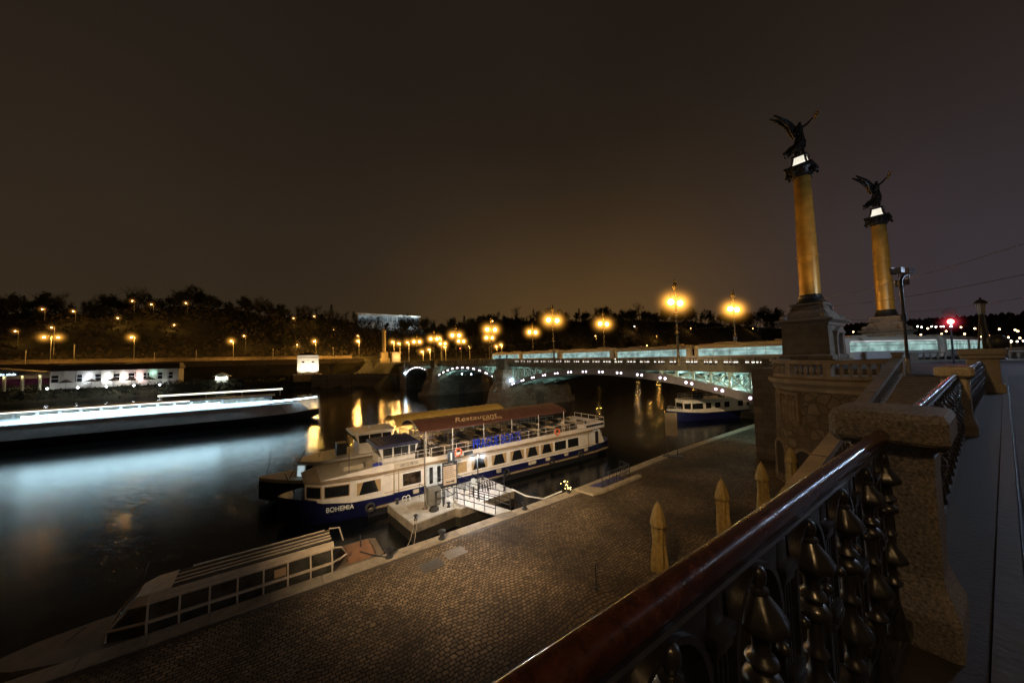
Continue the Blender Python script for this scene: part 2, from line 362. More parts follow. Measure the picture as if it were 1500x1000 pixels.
struct(MB().add([(28.4,.63,ZS-.008),(29.305,.63,ZS-.008),(29.305,-3.2,ZS-.008),(300,-3.2,ZS-.008),(300,13,ZS-.008),(36.62,13,ZS-.008),(36.62,3.66,ZS-.008),(28.4,3.66,ZS-.008)],[(0,1,2,3,4,5,6,7)]).build('street_plaza', ASPH))
struct(MB().add([(300,-3.2,ZS-.12),(1200,-3.2,ZS-.12),(1200,40,ZS-.12),(300,40,ZS-.12)],[(0,1,2,3)]).build('far_street', ASPH))
# steel rails of the tramway let into the plaza
def bez(p0,p1,p2,p3,t): return p0*(1-t)**3+3*p1*t*(1-t)**2+3*p2*t*t*(1-t)+p3*t**3
q = MB()
for off in (-2.4,-.96,.96,2.4):
    pts = []
    for k in range(17):
        c_ = bez(Vector((51.5,13,0)),Vector((51.5,6,0)),Vector((58,4.2,0)),Vector((74,3.6,0)),k/16); c2 = bez(Vector((51.5,13,0)),Vector((51.5,6,0)),Vector((58,4.2,0)),Vector((74,3.6,0)),min(1,k/16)+.01)
        d_ = (c2-c_).normalized(); pts.append((c_.x+d_.y*-off*-1, c_.y-d_.x*-off*-1*-1, ZS+.004))
    pts.append((160, pts[-1][1]-2, ZS+.004)); q.path(pts, .04, 4)
struct(q.build('tram_rails', STEEL))

# ================================================================== FOREGROUND RAILING
def railing(name, label, x0, x1, y0, y1, first, top):
    """cast iron railing from pillar to pillar: handrail, bottom rail, fluted posts, arches and turned balusters"""
    ang = atan2(y1-y0, x1-x0); Ln = sqrt((x1-x0)**2+(y1-y0)**2)
    t = thing(name, label, 'railing', (x0,y0,ZS), ang, 'cast iron railings between the granite pillars')
    # handrail: rounded timber-red cap on an iron moulding
    prof = [(-.012,.948),(-.018,.953),(-.0215,.965),(-.0215,.981),(-.019,.990),(-.013,.9975),(-.005,1.0015),(.006,1.004),(.015,1.0045),(.019,1.003),(.022,.9995),(.0225,.99),(.021,.97),(.016,.955),(.012,.948)]
    m_ = max(2, int(Ln/.5)); rings = [[(Ln*k/m_, p[0], p[1]) for p in prof] for k in range(m_+1)]
    MB().loft(rings).build('handrail', RAILW, t, True, angle=50)
    prof = [(-.013,.926),(-.017,.931),(-.013,.937),(-.014,.9475),(.014,.9475),(.013,.937),(.017,.931),(.013,.926)]
    MB().loft([[(x,p[0],p[1]) for p in prof] for x in (0,Ln)]).build('iron_moulding', IRON, t, True, angle=30)
    MB().bbox(0,Ln,-.05,.05,.06,.13,.012).build('bottom_rail', IRON, t)
    MB().box(0,Ln,-.02,.02,.30,.335).build('lower_bar', IRON, t)
    if not railing.parts:
        # turned baluster
        pr = [(.002,.928),(.010,.926),(.016,.920),(.0185,.911),(.0185,.902),(.016,.892),(.0125,.886),(.0125,.882),(.021,.879),(.022,.874),(.019,.869),(.024,.862),(.033,.850),(.043,.836),(.051,.822),(.054,.813),(.053,.806),(.047,.799),(.036,.791),(.024,.782),(.0185,.770),(.018,.748),(.021,.738),(.030,.732),(.033,.725),(.030,.718),(.022,.711),(.022,.705),(.034,.696),(.039,.686),(.038,.676),(.030,.667),(.020,.660),(.017,.645),(.017,.60),(.020,.585),(.027,.578),(.029,.571),(.025,.564),(.018,.557),(.018,.54),(.022,.525),(.032,.508),(.044,.490),(.053,.473),(.055,.463),(.051,.455),(.038,.447),(.024,.438),(.018,.425),(.018,.39),(.024,.378),(.033,.370),(.035,.362),(.030,.353),(.021,.345),(.018,.32),(.020,.28),(.028,.24),(.034,.205),(.032,.175),(.038,.155),(.040,.131)]
        b = MB(); rings = []
        for r, z in pr[::-1]:
            lob = .05 if .795 < z < .84 or .45 < z < .50 else 0
            rings.append([(r*(1+lob*cos(8*2*pi*k/32))*cos(2*pi*k/32), r*(1+lob*cos(8*2*pi*k/32))*sin(2*pi*k/32), z) for k in range(32)])
        b.loft(rings); railing.parts['baluster'] = b
        # fluted post with capital blocks
        b = MB(); b.bbox(-.030,.030,-.018,.018,.13,.930,.006)
        for i in (-.018,0,.018): b.box(i-.004,i+.004,-.024,-.018,.40,.83); b.box(i-.004,i+.004,.018,.024,.40,.83)
        for z, hw, dp in ((.86,.05,.05),(.84,.043,.043),(.62,.052,.055),(.60,.046,.06),(.575,.05,.05),(.36,.05,.055),(.34,.045,.06),(.16,.055,.055)): b.bbox(-hw*.82,hw*.82,-dp*.72,dp*.72,z-.012,z+.012,.004)
        b.loft([[(-.03,-.055,.33),(.03,-.055,.33),(.03,-.03,.24),(-.03,-.03,.24)],[(-.034,-.062,.335),(.034,-.062,.335),(.034,-.03,.25),(-.034,-.03,.25)]])
        railing.parts['post'] = b
        # round arch with bosses filling the head of a bay
        b = MB(); nn = 14; ro, ri = .139, .118; zc = .785
        for sd in (-1, 1):
            arc = [(ri*cos(pi*k/nn), zc+ri*1.15*sin(pi*k/nn)) for k in range(nn+1)]
            top_ = [(ro*cos(pi*k/nn), .929) for k in range(nn+1)]
            v = [(p[0],sd*.018,p[1]) for p in arc] + [(p[0],sd*.018,p[1]) for p in top_]
            b.add(v, [(k,k+1,nn+2+k,nn+1+k) for k in range(nn)])
        arc = [(ri*cos(pi*k/nn), zc+ri*1.15*sin(pi*k/nn)) for k in range(nn+1)]
        b.loft([[(p[0]*.97,-.03,zc+(p[1]-zc)*.97),(p[0]*1.1,-.03,zc+(p[1]-zc)*1.06),(p[0]*1.1,.03,zc+(p[1]-zc)*1.06),(p[0]*.97,.03,zc+(p[1]-zc)*.97)] for p in [(ri,.45)]+arc+[(-ri,.45)]])
        for sx in (-1,1):
            b.sphere((sx*.106,-.03,.70),.016,10); b.box(sx*.118-.01 if sx>0 else -.139, .139 if sx>0 else -.108, -.02,.02,.44,.74)
        railing.parts['arch'] = b
        # lower panel: a small pointed arch at the foot of each bay
        b = MB(); b.path([(-.12,0,.14),(-.1,0,.24),(-.055,0,.30),(0,0,.325)],.012,6); b.path([(.12,0,.14),(.1,0,.24),(.055,0,.30),(0,0,.325)],.012,6); b.torus((0,0,.24),.035,.009,'Y',14,6)
        railing.parts['foot_scroll'] = b
        for k_, b in list(railing.parts.items()): o = b.build(k_, IRON, None, True, angle=42); railing.parts[k_] = o.data; bpy.data.objects.remove(o)
    k = first
    while k < Ln - .1:
        if k > .08:
            o = bpy.data.objects.new('baluster', railing.parts['baluster']); col.objects.link(o); o.parent = t; o.location = (k,-.020,0); o.rotation_euler[2] = k*1.7
        for nm, xo in (('arch',k),('foot_scroll',k),('post',k+.175)):
            if .15 < xo < Ln-.05:
                o = bpy.data.objects.new(nm, railing.parts[nm]); col.objects.link(o); o.parent = t; o.location = (xo,.004,0)
        k += .35
    return t
railing.parts = {}
railing('iron_railing', 'nearest cast iron railing, its red brown handrail running out of the lower edge', -.9, 2.47, .362, .369, .04, 1)
railing('iron_railing', 'second cast iron railing, white light shining along its handrail beyond the near granite pillar', 2.93, 9.02, .365, .48, .2, 1)
railing('iron_railing', 'third cast iron railing, between the second granite pillar and the lantern pillar', 9.5, 18.0, .49, .44, .2, 1)

def pillar(x, y, label, h=1.10):
    t = thing('granite_pillar', label, 'pillar', (x,y,ZS), 0, 'granite railing pillars')
    me = MB(); 
    def rg(hx, hy, z, c=.03): return [(-hx+c,-hy,z),(hx-c,-hy,z),(hx,-hy+c,z),(hx,hy-c,z),(hx-c,hy,z),(-hx+c,hy,z),(-hx,hy-c,z),(-hx,-hy+c,z)]
    me.loft([rg(.20,.19,0,.02),rg(.20,.19,.16,.02),rg(.19,.18,.19),rg(.165,.155,.27),rg(.15,.145,.31),rg(.15,.145,.80)]).build('shaft', GRANITE, t)
    MB().loft([rg(.153,.148,.803),rg(.156,.15,.875),rg(.15,.143,.882),rg(.15,.143,.896),rg(.165,.158,.904),rg(.165,.158,.915)]).build('neck', GRANITE, t)
    MB().loft([rg(.19,.185,.918,.04),rg(.222,.20,.945,.04),rg(.23,.206,.96,.035),rg(.23,.206,h-.045,.035),rg(.215,.19,h-.012,.05),rg(.12,.11,h,.05)]).build('cap', GRANITE, t)
    return t
pillar(2.70, .37, 'granite pillar nearest the camera, the near handrail running into its cap')
pillar(9.25, .50, 'dark granite pillar standing between the second and third railings')
# third pillar: bigger, carries a lantern and a ball
t = thing('granite_pier', 'dark granite pier with stepped cap carrying a lantern at the far railing end', 'pillar', (18.3,.42,ZS))
MB().bbox(-.34,.34,-.38,.38,0,.28,.03).bbox(-.28,.28,-.31,.31,.27,1.05,.03).build('shaft', GRANITE, t)
MB().bbox(-.36,.36,-.42,.42,1.05,1.16,.03).bbox(-.40,.40,-.46,.46,1.16,1.36,.05).build('cap', GRANITE, t)
t = thing('lantern', 'glass lantern on splayed iron legs standing on the granite pier', 'lantern', (18.3,.36,ZS+1.36))
q = MB()
for a in range(4):
    sx, sy = cos(pi/4+a*pi/2), sin(pi/4+a*pi/2); q.tube((sx*.16,sy*.16,0),(sx*.05,sy*.05,1.05),.022,6)
q.build('leg', DARKM, t); MB().tube((0,0,.0),(0,0,1.1),.045,8).build('post', DARKM, t)
MB().lathe([(.05,1.08),(.085,1.1),(.12,1.42)],n=6).build('lamp_glass', M('frosted_lamp_glass', (.22,.22,.24), .3, var=.1), t)
MB().lathe([(.155,1.42),(.16,1.445),(.08,1.53),(.03,1.55),(.025,1.6),(.001,1.62)],n=6).build('hood', DARKM, t)
t = thing('stone_ball', 'dark round ball on a short neck beside the lantern', 'finial', (18.75,.12,ZS+1.0))
MB().sphere((0,0,.56),.23,20).build('ball', DARKM, t, True); MB().lathe([(.16,0),(.1,.08),(.08,.3),(.12,.36)],n=12).build('neck', DARKM, t, True)
# retaining wall under the railings
tag(MB().box(-60,23,.62,.95,-1,ZS-.006).build('retaining_wall', STONE('retaining_wall_stone', (.13,.105,.075), (.2,.16,.115), 'ashlar', 1.1, .5, plane='SIDE')),
    'tall coursed stone retaining wall below the railings', 'wall')

# ================================================================== BASTION, STAIRS
RUB = STONE('bastion_rubble', (.105,.082,.055), (.18,.14,.092), 'rubble', .62, .6, (.07,.055,.037), .85, bump=.9)
ASH = STONE('dressed_stone', (.20,.165,.12), (.26,.215,.155), 'ashlar', 1.4, .7, (.06,.05,.04), .8, 'SIDE', .4, .01)
cx, cy = 34.9, 5.52
t = thing('stone_bastion', 'rounded rubble stone bastion with balustrade and arched doors beside the stairs', 'bastion', (cx,cy,0))
def arc(r, a0, a1, n_): return [(r*cos(radians(a0+(a1-a0)*k/n_)), r*sin(radians(a0+(a1-a0)*k/n_))) for k in range(n_+1)]
A0, A1 = 200, 76                     # from the stair side round to the bridge side
base = lambda r: arc(r, A0, A1, 32) + [(1.7,5.2),(1.7,-1.88)]
MB().loft([[(x,y,z) for x,y in base(r)] for r, z in ((5.85,1.0),(5.80,1.9),(5.66,1.95),(5.50,8.15))]).build('rubble_wall', RUB, t, True, angle=30)
MB().loft([[(x,y,z) for x,y in base(r)] for r, z in ((5.54,8.16),(5.62,8.22),(5.62,8.45),(5.80,8.62),(5.90,8.72),(5.90,8.98),(5.66,9.06))]).build('cornice', ASH, t, True, angle=30)
def ringband(mb, ro, ri, z0, z1, a0=A0, a1=A1, n_=32):
    o_, i_ = arc(ro,a0,a1,n_), arc(ri,a0,a1,n_)
    mb.loft([[(o_[k][0],o_[k][1],z0),(o_[k][0],o_[k][1],z1),(i_[k][0],i_[k][1],z1),(i_[k][0],i_[k][1],z0)] for k in range(n_+1)])
q = MB(); ringband(q,5.56,5.12,9.062,9.28); q.build('balustrade_base', ASH, t)
q = MB(); ringband(q,5.58,5.10,10.06,10.18); ringband(q,5.52,5.16,10.182,10.32); q.build('balustrade_rail', ASH, t)
balpr = [(.10,0),(.10,.06),(.06,.09),(.065,.15),(.12,.27),(.125,.34),(.095,.46),(.06,.57),(.055,.63),(.085,.67),(.10,.70),(.10,.79)]
def bal(o_, parent, loc):
    c_ = o_.copy(); col.objects.link(c_); c_.parent = parent; c_.location = loc; return c_
proto = None
for k in range(27):
    an = 197 - k*4.4
    if min(abs(an-v) for v in (199,168,140,112,82)) < 2.6: continue
    a = radians(an); p = (5.34*cos(a),5.34*sin(a),9.275)
    if proto is None: proto = MB().lathe(balpr, n=10).build('stone_baluster', ASH, t, True, loc=p)
    else: bal(proto, t, p)
for a in (199, 168, 140, 112, 82):
    MB().rbox((5.34*cos(radians(a)),5.34*sin(radians(a)),9.67),(.44,.42,.78),radians(a)).build('balustrade_pier', ASH, t)
# arched doors
def doorway(ang, h, w_, nm='doorway'):
    th = radians(ang); c_ = Vector((5.70*cos(th),5.70*sin(th),0)); tx = Vector((-sin(th),cos(th),0)); nn = Vector((cos(th),sin(th),0))
    def P(u, z, d): v = c_ + tx*u + nn*d; return (v.x, v.y, z)
    pts = [(-w_/2,1.3)] + [(w_/2*cos(pi-pi*k/10), h-w_/2+w_/2*sin(pi*k/10)) for k in range(11)] + [(w_/2,1.3)]
    q = MB(); n_ = len(pts)
    q.loft([[P(u,z,.12),P(u*1.28,1.3+(z-1.3)*1.07,.12),P(u*1.28,1.3+(z-1.3)*1.07,-.3),P(u,z,-.3)] for u,z in pts]); f_ = q.build(nm, ASH, t)
    MB().add([P(u,z,.06) for u,z in pts], [tuple(range(n_))]).build('door_leaf', M('dark_door_wood', (.02,.015,.012), .7), f_)
doorway(128, 4.3, 1.3); doorway(152, 4.1, 1.4)
q = MB(); th = radians(139)
q.rbox((5.52*cos(th),5.52*sin(th),6.0),(.26,2.0,.18),th).rbox((5.52*cos(th),5.52*sin(th),7.95),(.26,2.0,.18),th)
for u in (-.92,.92): q.rbox((5.52*cos(th)-sin(th)*u,5.52*sin(th)+cos(th)*u,6.97),(.24,.16,1.77),th)
for k, u in enumerate((-.6,-.22,.18,.56)):
    px_, py_ = 5.5*cos(th)-sin(th)*u, 5.5*sin(th)+cos(th)*u
    q.sphere((px_,py_,7.6-.1*(k%2)),.15,8); q.lathe([(.16,6.1),(.23,6.5),(.14,6.9),(.23,7.15),(.1,7.45)],(px_,py_,0),8)
q.build('carved_relief', STONE('relief_stone', (.16,.125,.085), (.2,.16,.11), 'ashlar', 3, 3, plane='SIDE'), t, True)
# stair: outer wall, balustrade, steps
t = thing('quay_stairs', 'long stone stair going down from the street to the quay with sloping balustrade', 'stairs', (0,0,0))
sl = .19; xt = 28.5
zt_ = lambda x: ZS - .05 - sl*(xt-x)
q = MB(); n_ = 110
for k in range(n_):
    x1 = xt - k*.34*1.0; z1 = ZS - .05 - k*.0646*1.0
    if x1 < -8: break
    q.box(x1-.34,x1,.96,3.3,z1-1.2,z1)
q.build('steps', M('stair_stone', (.16,.135,.11), .7, var=.3, vscale=3, bump=.3), t)
MB().add([(x,y,z) for y in (3.3,3.62) for x,z in ((-9,1.2),(xt+.3,1.2),(xt+.3,zt_(xt+.0)),(-9,zt_(-9)))], [(0,1,2,3),(7,6,5,4),(0,4,5,1),(1,5,6,2),(2,6,7,3),(3,7,4,0)]).build('stair_wall', RUB, t)
def slope_bar(mb, z0, z1, y0, y1, xa, xb):
    mb.loft([[(x,y0,zt_(x)+z0),(x,y1,zt_(x)+z0),(x,y1,zt_(x)+z1),(x,y0,zt_(x)+z1)] for x in (xa,xb)])
q = MB(); slope_bar(q,.0,.18,3.28,3.64,-9,xt-.1); slope_bar(q,.84,1.04,3.26,3.66,-9,xt-.1); q.build('stair_balustrade', ASH, t)
MB().bbox(xt-.12,xt+.26,3.24,3.64,ZS-.05,ZS+1.12,.02).bbox(xt-.16,xt+.3,3.2,3.68,ZS+1.12,ZS+1.24,.02).build('end_post', ASH, t)
x = xt-.4
pb = MB().lathe([(r,z*.98) for r,z in balpr], n=10).build('stone_baluster', ASH, t, True); pb.location = (x,3.46,zt_(x)+.18)
while x > 3: x -= .42; bal(pb, t, (x,3.46,zt_(x)+.17))
# abutment block between bastion and bridge
tag(MB().box(36.5,63.5,-2,13.6,-1,9.47).build('bridge_abutment', STONE('abutment_stone', (.11,.09,.065), (.17,.135,.10), 'ashlar', 1.3, .6, plane='SIDE')), 'big ashlar abutment block carrying the columns at the near end of the bridge', 'abutment')

# ================================================================== BRIDGE
def zp(Y):                                           # top of the parapet along the bridge
    return 10.45 + (Y-14)*.0122 if Y < 64 else 11.06 + (Y-64)*.0022
XU, XD = 43.5, 59.5
TEAL = M('pale_green_steel', (.33,.42,.38), .5, .0, var=.2, vscale=1.5)
PARA = M('parapet_ironwork', (.13,.115,.08), .5, .1, var=.3, vscale=2)
PIERST = STONE('pier_stone', (.16,.13,.1), (.24,.2,.15), 'ashlar', 1.5, .62, (.05,.04,.03), .85, 'SIDE', .6, .02)
br = thing('arch_bridge', 'three arched steel river bridge with lit arches, stone piers and iron parapets', 'bridge', (0,0,0))
YB = [13.6,20,28,36,44,52,58,64,72,90,110,128,139]
def along(mb, x0, x1, zlo, zhi):
    mb.loft([[(x0,y,zp(y)+zlo),(x1,y,zp(y)+zlo),(x1,y,zp(y)+zhi),(x0,y,zp(y)+zhi)] for y in YB])
q = MB(); along(q, XU+.1, XD-.1, -1.75, -1.15); q.build('deck', TEAL, br)
q = MB(); along(q, XU+2.6, XD-2.6, -1.149, -1.14); q.build('carriageway', ASPH, br)
q = MB()
for s_, X in ((-1,XU),(1,XD)):
    along(q, X-.16 if s_<0 else X-.1, X+.1 if s_<0 else X+.16, -1.72, -1.50); along(q, X-.10, X+.095, -1.495, -1.22); along(q, X-.20, X+.19, -1.215, -1.05)
q.build('cornice', PARA, br)
q = MB()
for k in range(int((139-13.8)/.55)):
    y = 13.9 + k*.55
    for X in (XU,XD): q.box(X-.17 if X<50 else X+.10, X-.10 if X<50 else X+.17, y, y+.16, zp(y)-1.49, zp(y)-1.24)
q.build('cornice_bracket', PARA, br)
# parapets: rails, paired posts, medallion panels, thin bars between
def parapet(X, y0, y1):
    q = MB(); ys = [y0 + (y1-y0)*k/8 for k in range(9)]
    for z0, z1, h in ((-.10,0,.13),(-.22,-.17,.05),(-1.045,-.93,.10)):
        q.loft([[(X-h,y,zp(y)+z0),(X+h,y,zp(y)+z0),(X+h,y,zp(y)+z1),(X-h,y,zp(y)+z1)] for y in ys])
    n_ = max(1, round((y1-y0)/2.25)); st = (y1-y0)/n_
    for k in range(n_+1):
        y = y0 + k*st
        for o_ in (-.22,.22): q.box(X-.07,X+.07,y+o_-.06,y+o_+.06,zp(y)-.94,zp(y)-.09)
    for k in range(n_):
        y = y0 + k*st + .40; 
        while y < y0+(k+1)*st-.35:
            if abs(y-(y0+(k+.5)*st)) > .42: q.box(X-.018,X+.018,y-.018,y+.018,zp(y)-.94,zp(y)-.18)
            y += .17
    o = q.build('parapet', PARA, br)
    for k in range(n_):
        y = y0 + (k+.5)*st; q = MB(); q.box(X-.05,X+.05,y-.36,y+.36,zp(y)-.93,zp(y)-.20)
        q.torus((X-.05,y,zp(y)-.56),.24,.035,'X',16,6); q.sphere((X-.04,y,zp(y)-.56),.10,8)
        q.build('medallion', PARA, br, True)
SP = [(13.6,63.4,5.25,8.55),(68.4,104.6,6.3,9.0),(109.4,138,6.3,8.9)]     # y0, y1, springing, crown
for y0, y1, zs, zc in SP:
    for X in (XU,XD): parapet(X, y0+.1, y1-.1)
LEDM = E('white_led', (1.,.93,.98), 7., 'AUTO'); LEDW = E('parapet_led', (1.,.92,.84), 4., 'AUTO')
RING = M('violet_glow_housing', (.22,.13,.30), .4)  # purple glow of the LEDs painted into the ring colour
RIBM = M('arch_rib_steel', (.17,.16,.17), .55, .1, var=.2, vscale=.8)
first = True
for si, (y0, y1, zs, zc) in enumerate(SP):
    ym, hw = (y0+y1)/2, (y1-y0)/2
    za = lambda y: zc - (zc-zs)*abs((y-ym)/hw)**2.1
    ys = [y0 + (y1-y0)*k/40 for k in range(41)]
    for xi, X in enumerate((XU-.05,46.6,49.9,53.1,56.4,XD+.05)):
        q = MB(); d = .42 if xi in (0,5) else .35
        q.loft([[(X-.22,y,za(y)-d),(X+.22,y,za(y)-d),(X+.22,y,za(y)+d),(X-.22,y,za(y)+d)] for y in ys])
        if xi in (0,5): q.loft([[(X-.27,y,za(y)+d),(X+.27,y,za(y)+d),(X+.27,y,za(y)+d+.08),(X-.27,y,za(y)+d+.08)] for y in ys]); q.loft([[(X-.27,y,za(y)-d-.08),(X+.27,y,za(y)-d-.08),(X+.27,y,za(y)-d),(X-.27,y,za(y)-d)] for y in ys])
        q.build('arch_rib', RIBM if xi in (0,5) else TEAL, br)
        q = MB(); y = y0+.6; prev = None; flip = False
        while y < y1-.4:
            if q.v and y > ym and not getattr(q,'half',0): q.build('spandrel_truss', TEAL, br); q = MB(); q.half = 1; prev = None
            zt = zp(y)-1.76; zl = za(y)+.4
            if zt - zl > .45:
                q.box(X-.10,X+.10,y-.11,y+.11,zl-.1,zt)
                if prev is not None:
                    py, pzl = prev; q.tube((X,py,pzl if flip else zp(py)-1.78),(X,y,zp(y)-1.78 if flip else zl),.085,6)
                    if y < y0+11 or y > y1-11: q.tube((X,py,zp(py)-1.78 if flip else pzl),(X,y,zl if flip else zp(y)-1.78),.07,6)
                    flip = not flip
                prev = (y, zl)
            else: prev = None
            y += 2.1
        q.build('spandrel_truss', TEAL, br)
    q = MB()
    for k in range(1, 22):
        y = y0 + (y1-y0)*k/22
        q.tube((XU,y,za(y)),(XD,y,za(y)),.10,6); q.box(XU,XD,y-.1,y+.1,zp(y)-2.05,zp(y)-1.74)
        if k % 2:
            for xa, xb in ((XU,49.9),(49.9,53.1),(53.1,XD)): q.tube((xa,y,za(y)),(xb,y+(y1-y0)/22,za(y+(y1-y0)/22)),.07,5)
    q.build('cross_bracing', TEAL, br)
    # pairs of small round lamps along the outer rib
    npair = 14 if si == 0 else 11
    for k in range(npair):
        yc = y0 + (y1-y0)*(k+.5)/npair
        for o_ in (-.36,.36):
            y = yc + o_ + (y1-y0)*.012
            q = MB(); q.torus((XU-.30,y,za(y)),.21,.06,'X',14,6); h_ = q.build('arch_lamp', RING, br, True)
            MB().sphere((XU-.31,y,za(y)),.145 if si==0 else .2,8).build('led_lens', LEDM, h_, True)
    # light strip behind the parapet, broken into short tubes
    q = MB(); y = y0+1
    while y < (y1-1 if si == 0 else y0): q.box(XU+.24,XU+.30,y,y+.75,zp(y)-.60,zp(y)-.51); y += .95
    if si == 0: q.build('parapet_light_strip', LEDW, br)
def pier(yc, hw, zt):
    q = MB(); fl = lambda k, z: [(XU-2.2-5*k,yc,z),(XU-1.3-3.2*k,yc-hw*.75,z),(XU+.6-k,yc-hw-.3*k,z),(XD-.6+k,yc-hw-.3*k,z),(XD+1.3+3.2*k,yc-hw*.75,z),(XD+2.2+5*k,yc,z),(XD+1.3+3.2*k,yc+hw*.75,z),(XD-.6+k,yc+hw+.3*k,z),(XU+.6-k,yc+hw+.3*k,z),(XU-1.3-3.2*k,yc+hw*.75,z)]
    q.loft([fl(.9,-2),fl(.75,1.2),fl(.55,1.3),fl(.45,3.6),fl(.25,4.4),fl(.12,zt)])
    p_ = q.build('pier', PIERST, br)
    # blind arched opening on the near side
    pts = [(-1.15,0.)]+[(1.15*cos(pi-pi*k/10),2.1+1.15*sin(pi*k/10)) for k in range(11)]+[(1.15,0.)]
    q = MB(); q.loft([[(51.5+u,yc-hw-.30,z),(51.5+u*1.25,yc-hw-.30,z*1.05),(51.5+u*1.25,yc-hw+.2,z*1.05),(51.5+u,yc-hw+.2,z)] for u,z in pts]); q.build('arch_surround', PIERST, p_)
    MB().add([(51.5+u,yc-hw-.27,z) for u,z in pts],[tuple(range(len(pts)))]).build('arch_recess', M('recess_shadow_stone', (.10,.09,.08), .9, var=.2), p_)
    for X, s_ in ((XU-.3,1),(XD+.3,-1)):
        q = MB(); q.bbox(X-.9,X+.9,yc-1.75,yc+1.75,zt-.02,zp(yc)-.05,.04).bbox(X-1.05,X+1.05,yc-1.9,yc+1.9,zp(yc)-.05,zp(yc)+.16,.04); q.build('pier_block', PIERST, br)
        for o_ in (-1.45,1.45):
            MB().lathe([(.16,0),(.16,.08),(.07,.14),(.09,.22),(.22,.4),(.24,.52),(.16,.66),(.05,.74),(.09,.82),(.04,.92),(.005,.95)],(X,yc+o_,zp(yc)+.16),12).build('finial', BRONZE, br, True)
pier(65.9, 2.5, 8.6); pier(107, 2.4, 8.8)
MB().box(XU-.4,XD+.4,138,146,-1,9.2).bbox(XU-1,XU+.6,138.2,140,9.2,zp(139)+.3,.04).build('far_abutment', PIERST, br)
# torch bearing bronze figure with a scrolled prow on each upstream pier nose
for yc in (65.9,107):
    B_ = XU-3.0; c_ = M('verdigris_bronze', (.12,.13,.10), .5, .4, var=.5, vscale=3)
    o = skin_mesh('pier_sculpture', [(B_,yc,6.6),(B_+.05,yc,7.5),(B_-.05,yc,7.9),(B_-.05,yc,8.25),(B_,yc-.35,7.7),(B_-.45,yc-.6,7.4),(B_,yc+.35,7.7),(B_-.5,yc+.6,8.2),(B_-.6,yc+.62,8.9),(B_+.1,yc-.25,5.8),(B_+.1,yc+.25,5.5),(B_+.4,yc,4.9)],
        [(0,1),(1,2),(2,3),(1,4),(4,5),(1,6),(6,7),(7,8),(0,9),(0,10),(10,11)], [.42,.36,.16,.24,.16,.11,.16,.11,.12,.26,.3,.3], c_, br)
    q = MB(); a = []
    for k in range(40):
        th = k/39*3.6*pi; r_ = .95*(1-k/46); a.append((B_-.1-r_*cos(th)*.9, yc-.9, 3.7+r_*sin(th)))
    q.path(a, .16, 6); q.loft([[(B_+1.2,yc-.8,4.6),(B_+1.2,yc+.8,4.6),(B_+.2,yc+.8,5.6),(B_+.2,yc-.8,5.6)],[(B_-.4,yc-.8,2.9),(B_-.4,yc+.8,2.9),(B_-.9,yc+.8,3.9),(B_-.9,yc-.8,3.9)]]); q.build('scrolled_prow', PIERST, br, True)
# floodlights under the arches
FLM = E('blue_white_floodlight', (.62,.82,1.), 40, 'NONE')
def flood(loc, power, c, halo=True, r=.16):
    q = MB(); q.bbox(loc[0]-.2,loc[0]+.2,loc[1]-.1,loc[1]+.1,loc[2]-.55,loc[2]-.2,.02); f_ = q.build('floodlight', DARKM, br)
    MB().sphere((0,0,0),r,10).build('lens', FLM, f_, True, loc=loc)
    if halo: MB().sphere((0,0,0),2.2,14).build('glow_halo', HALO_T, f_, True, loc=loc)
    light('bridge_floodlight', 'POINT', loc, c, power, .25, br)
TC = (.70,1.,.93)
flood((42.9,62.6,6.3), 700, (.62,.80,1.), True, .3); flood((42.9,137.4,6.6), 4500, (.62,.80,1.), True, .45)
for x_, y_, z_, p_ in ((44.6,15.4,7.1,230),(44.6,18.2,7.5,230),(44.6,21.2,7.9,190),(44.6,24.4,8.2,110),(48.3,16.0,7.6,150),(51.5,16.5,7.8,150),(54.8,16.0,7.6,150),(48.3,21,8.3,120),
                       (45.0,60.5,7.6,260),(45.0,57.0,8.0,160),(51,60,7.8,220),(45.0,70.6,7.9,330),(45.0,74,8.2,180),(45.0,102.4,7.9,330),(45.0,99,8.2,180),(51,71,8,220),(45.0,111.6,8.0,330),(45.0,115,8.3,180)):
    light('truss_light', 'POINT', (x_,y_,z_), TC, p_*(.8 if y_ < 30 else .6), .2, br)
light('figure_light', 'POINT', (41.6,70.4,8.2), TC, 120, .2, br); light('figure_light', 'POINT', (41.6,61.6,8.2), TC, 30, .2, br)
for y_ in (74,80,90,96): flood((47.5,y_,6.9), 70, (.8,.95,1.), False, .16)

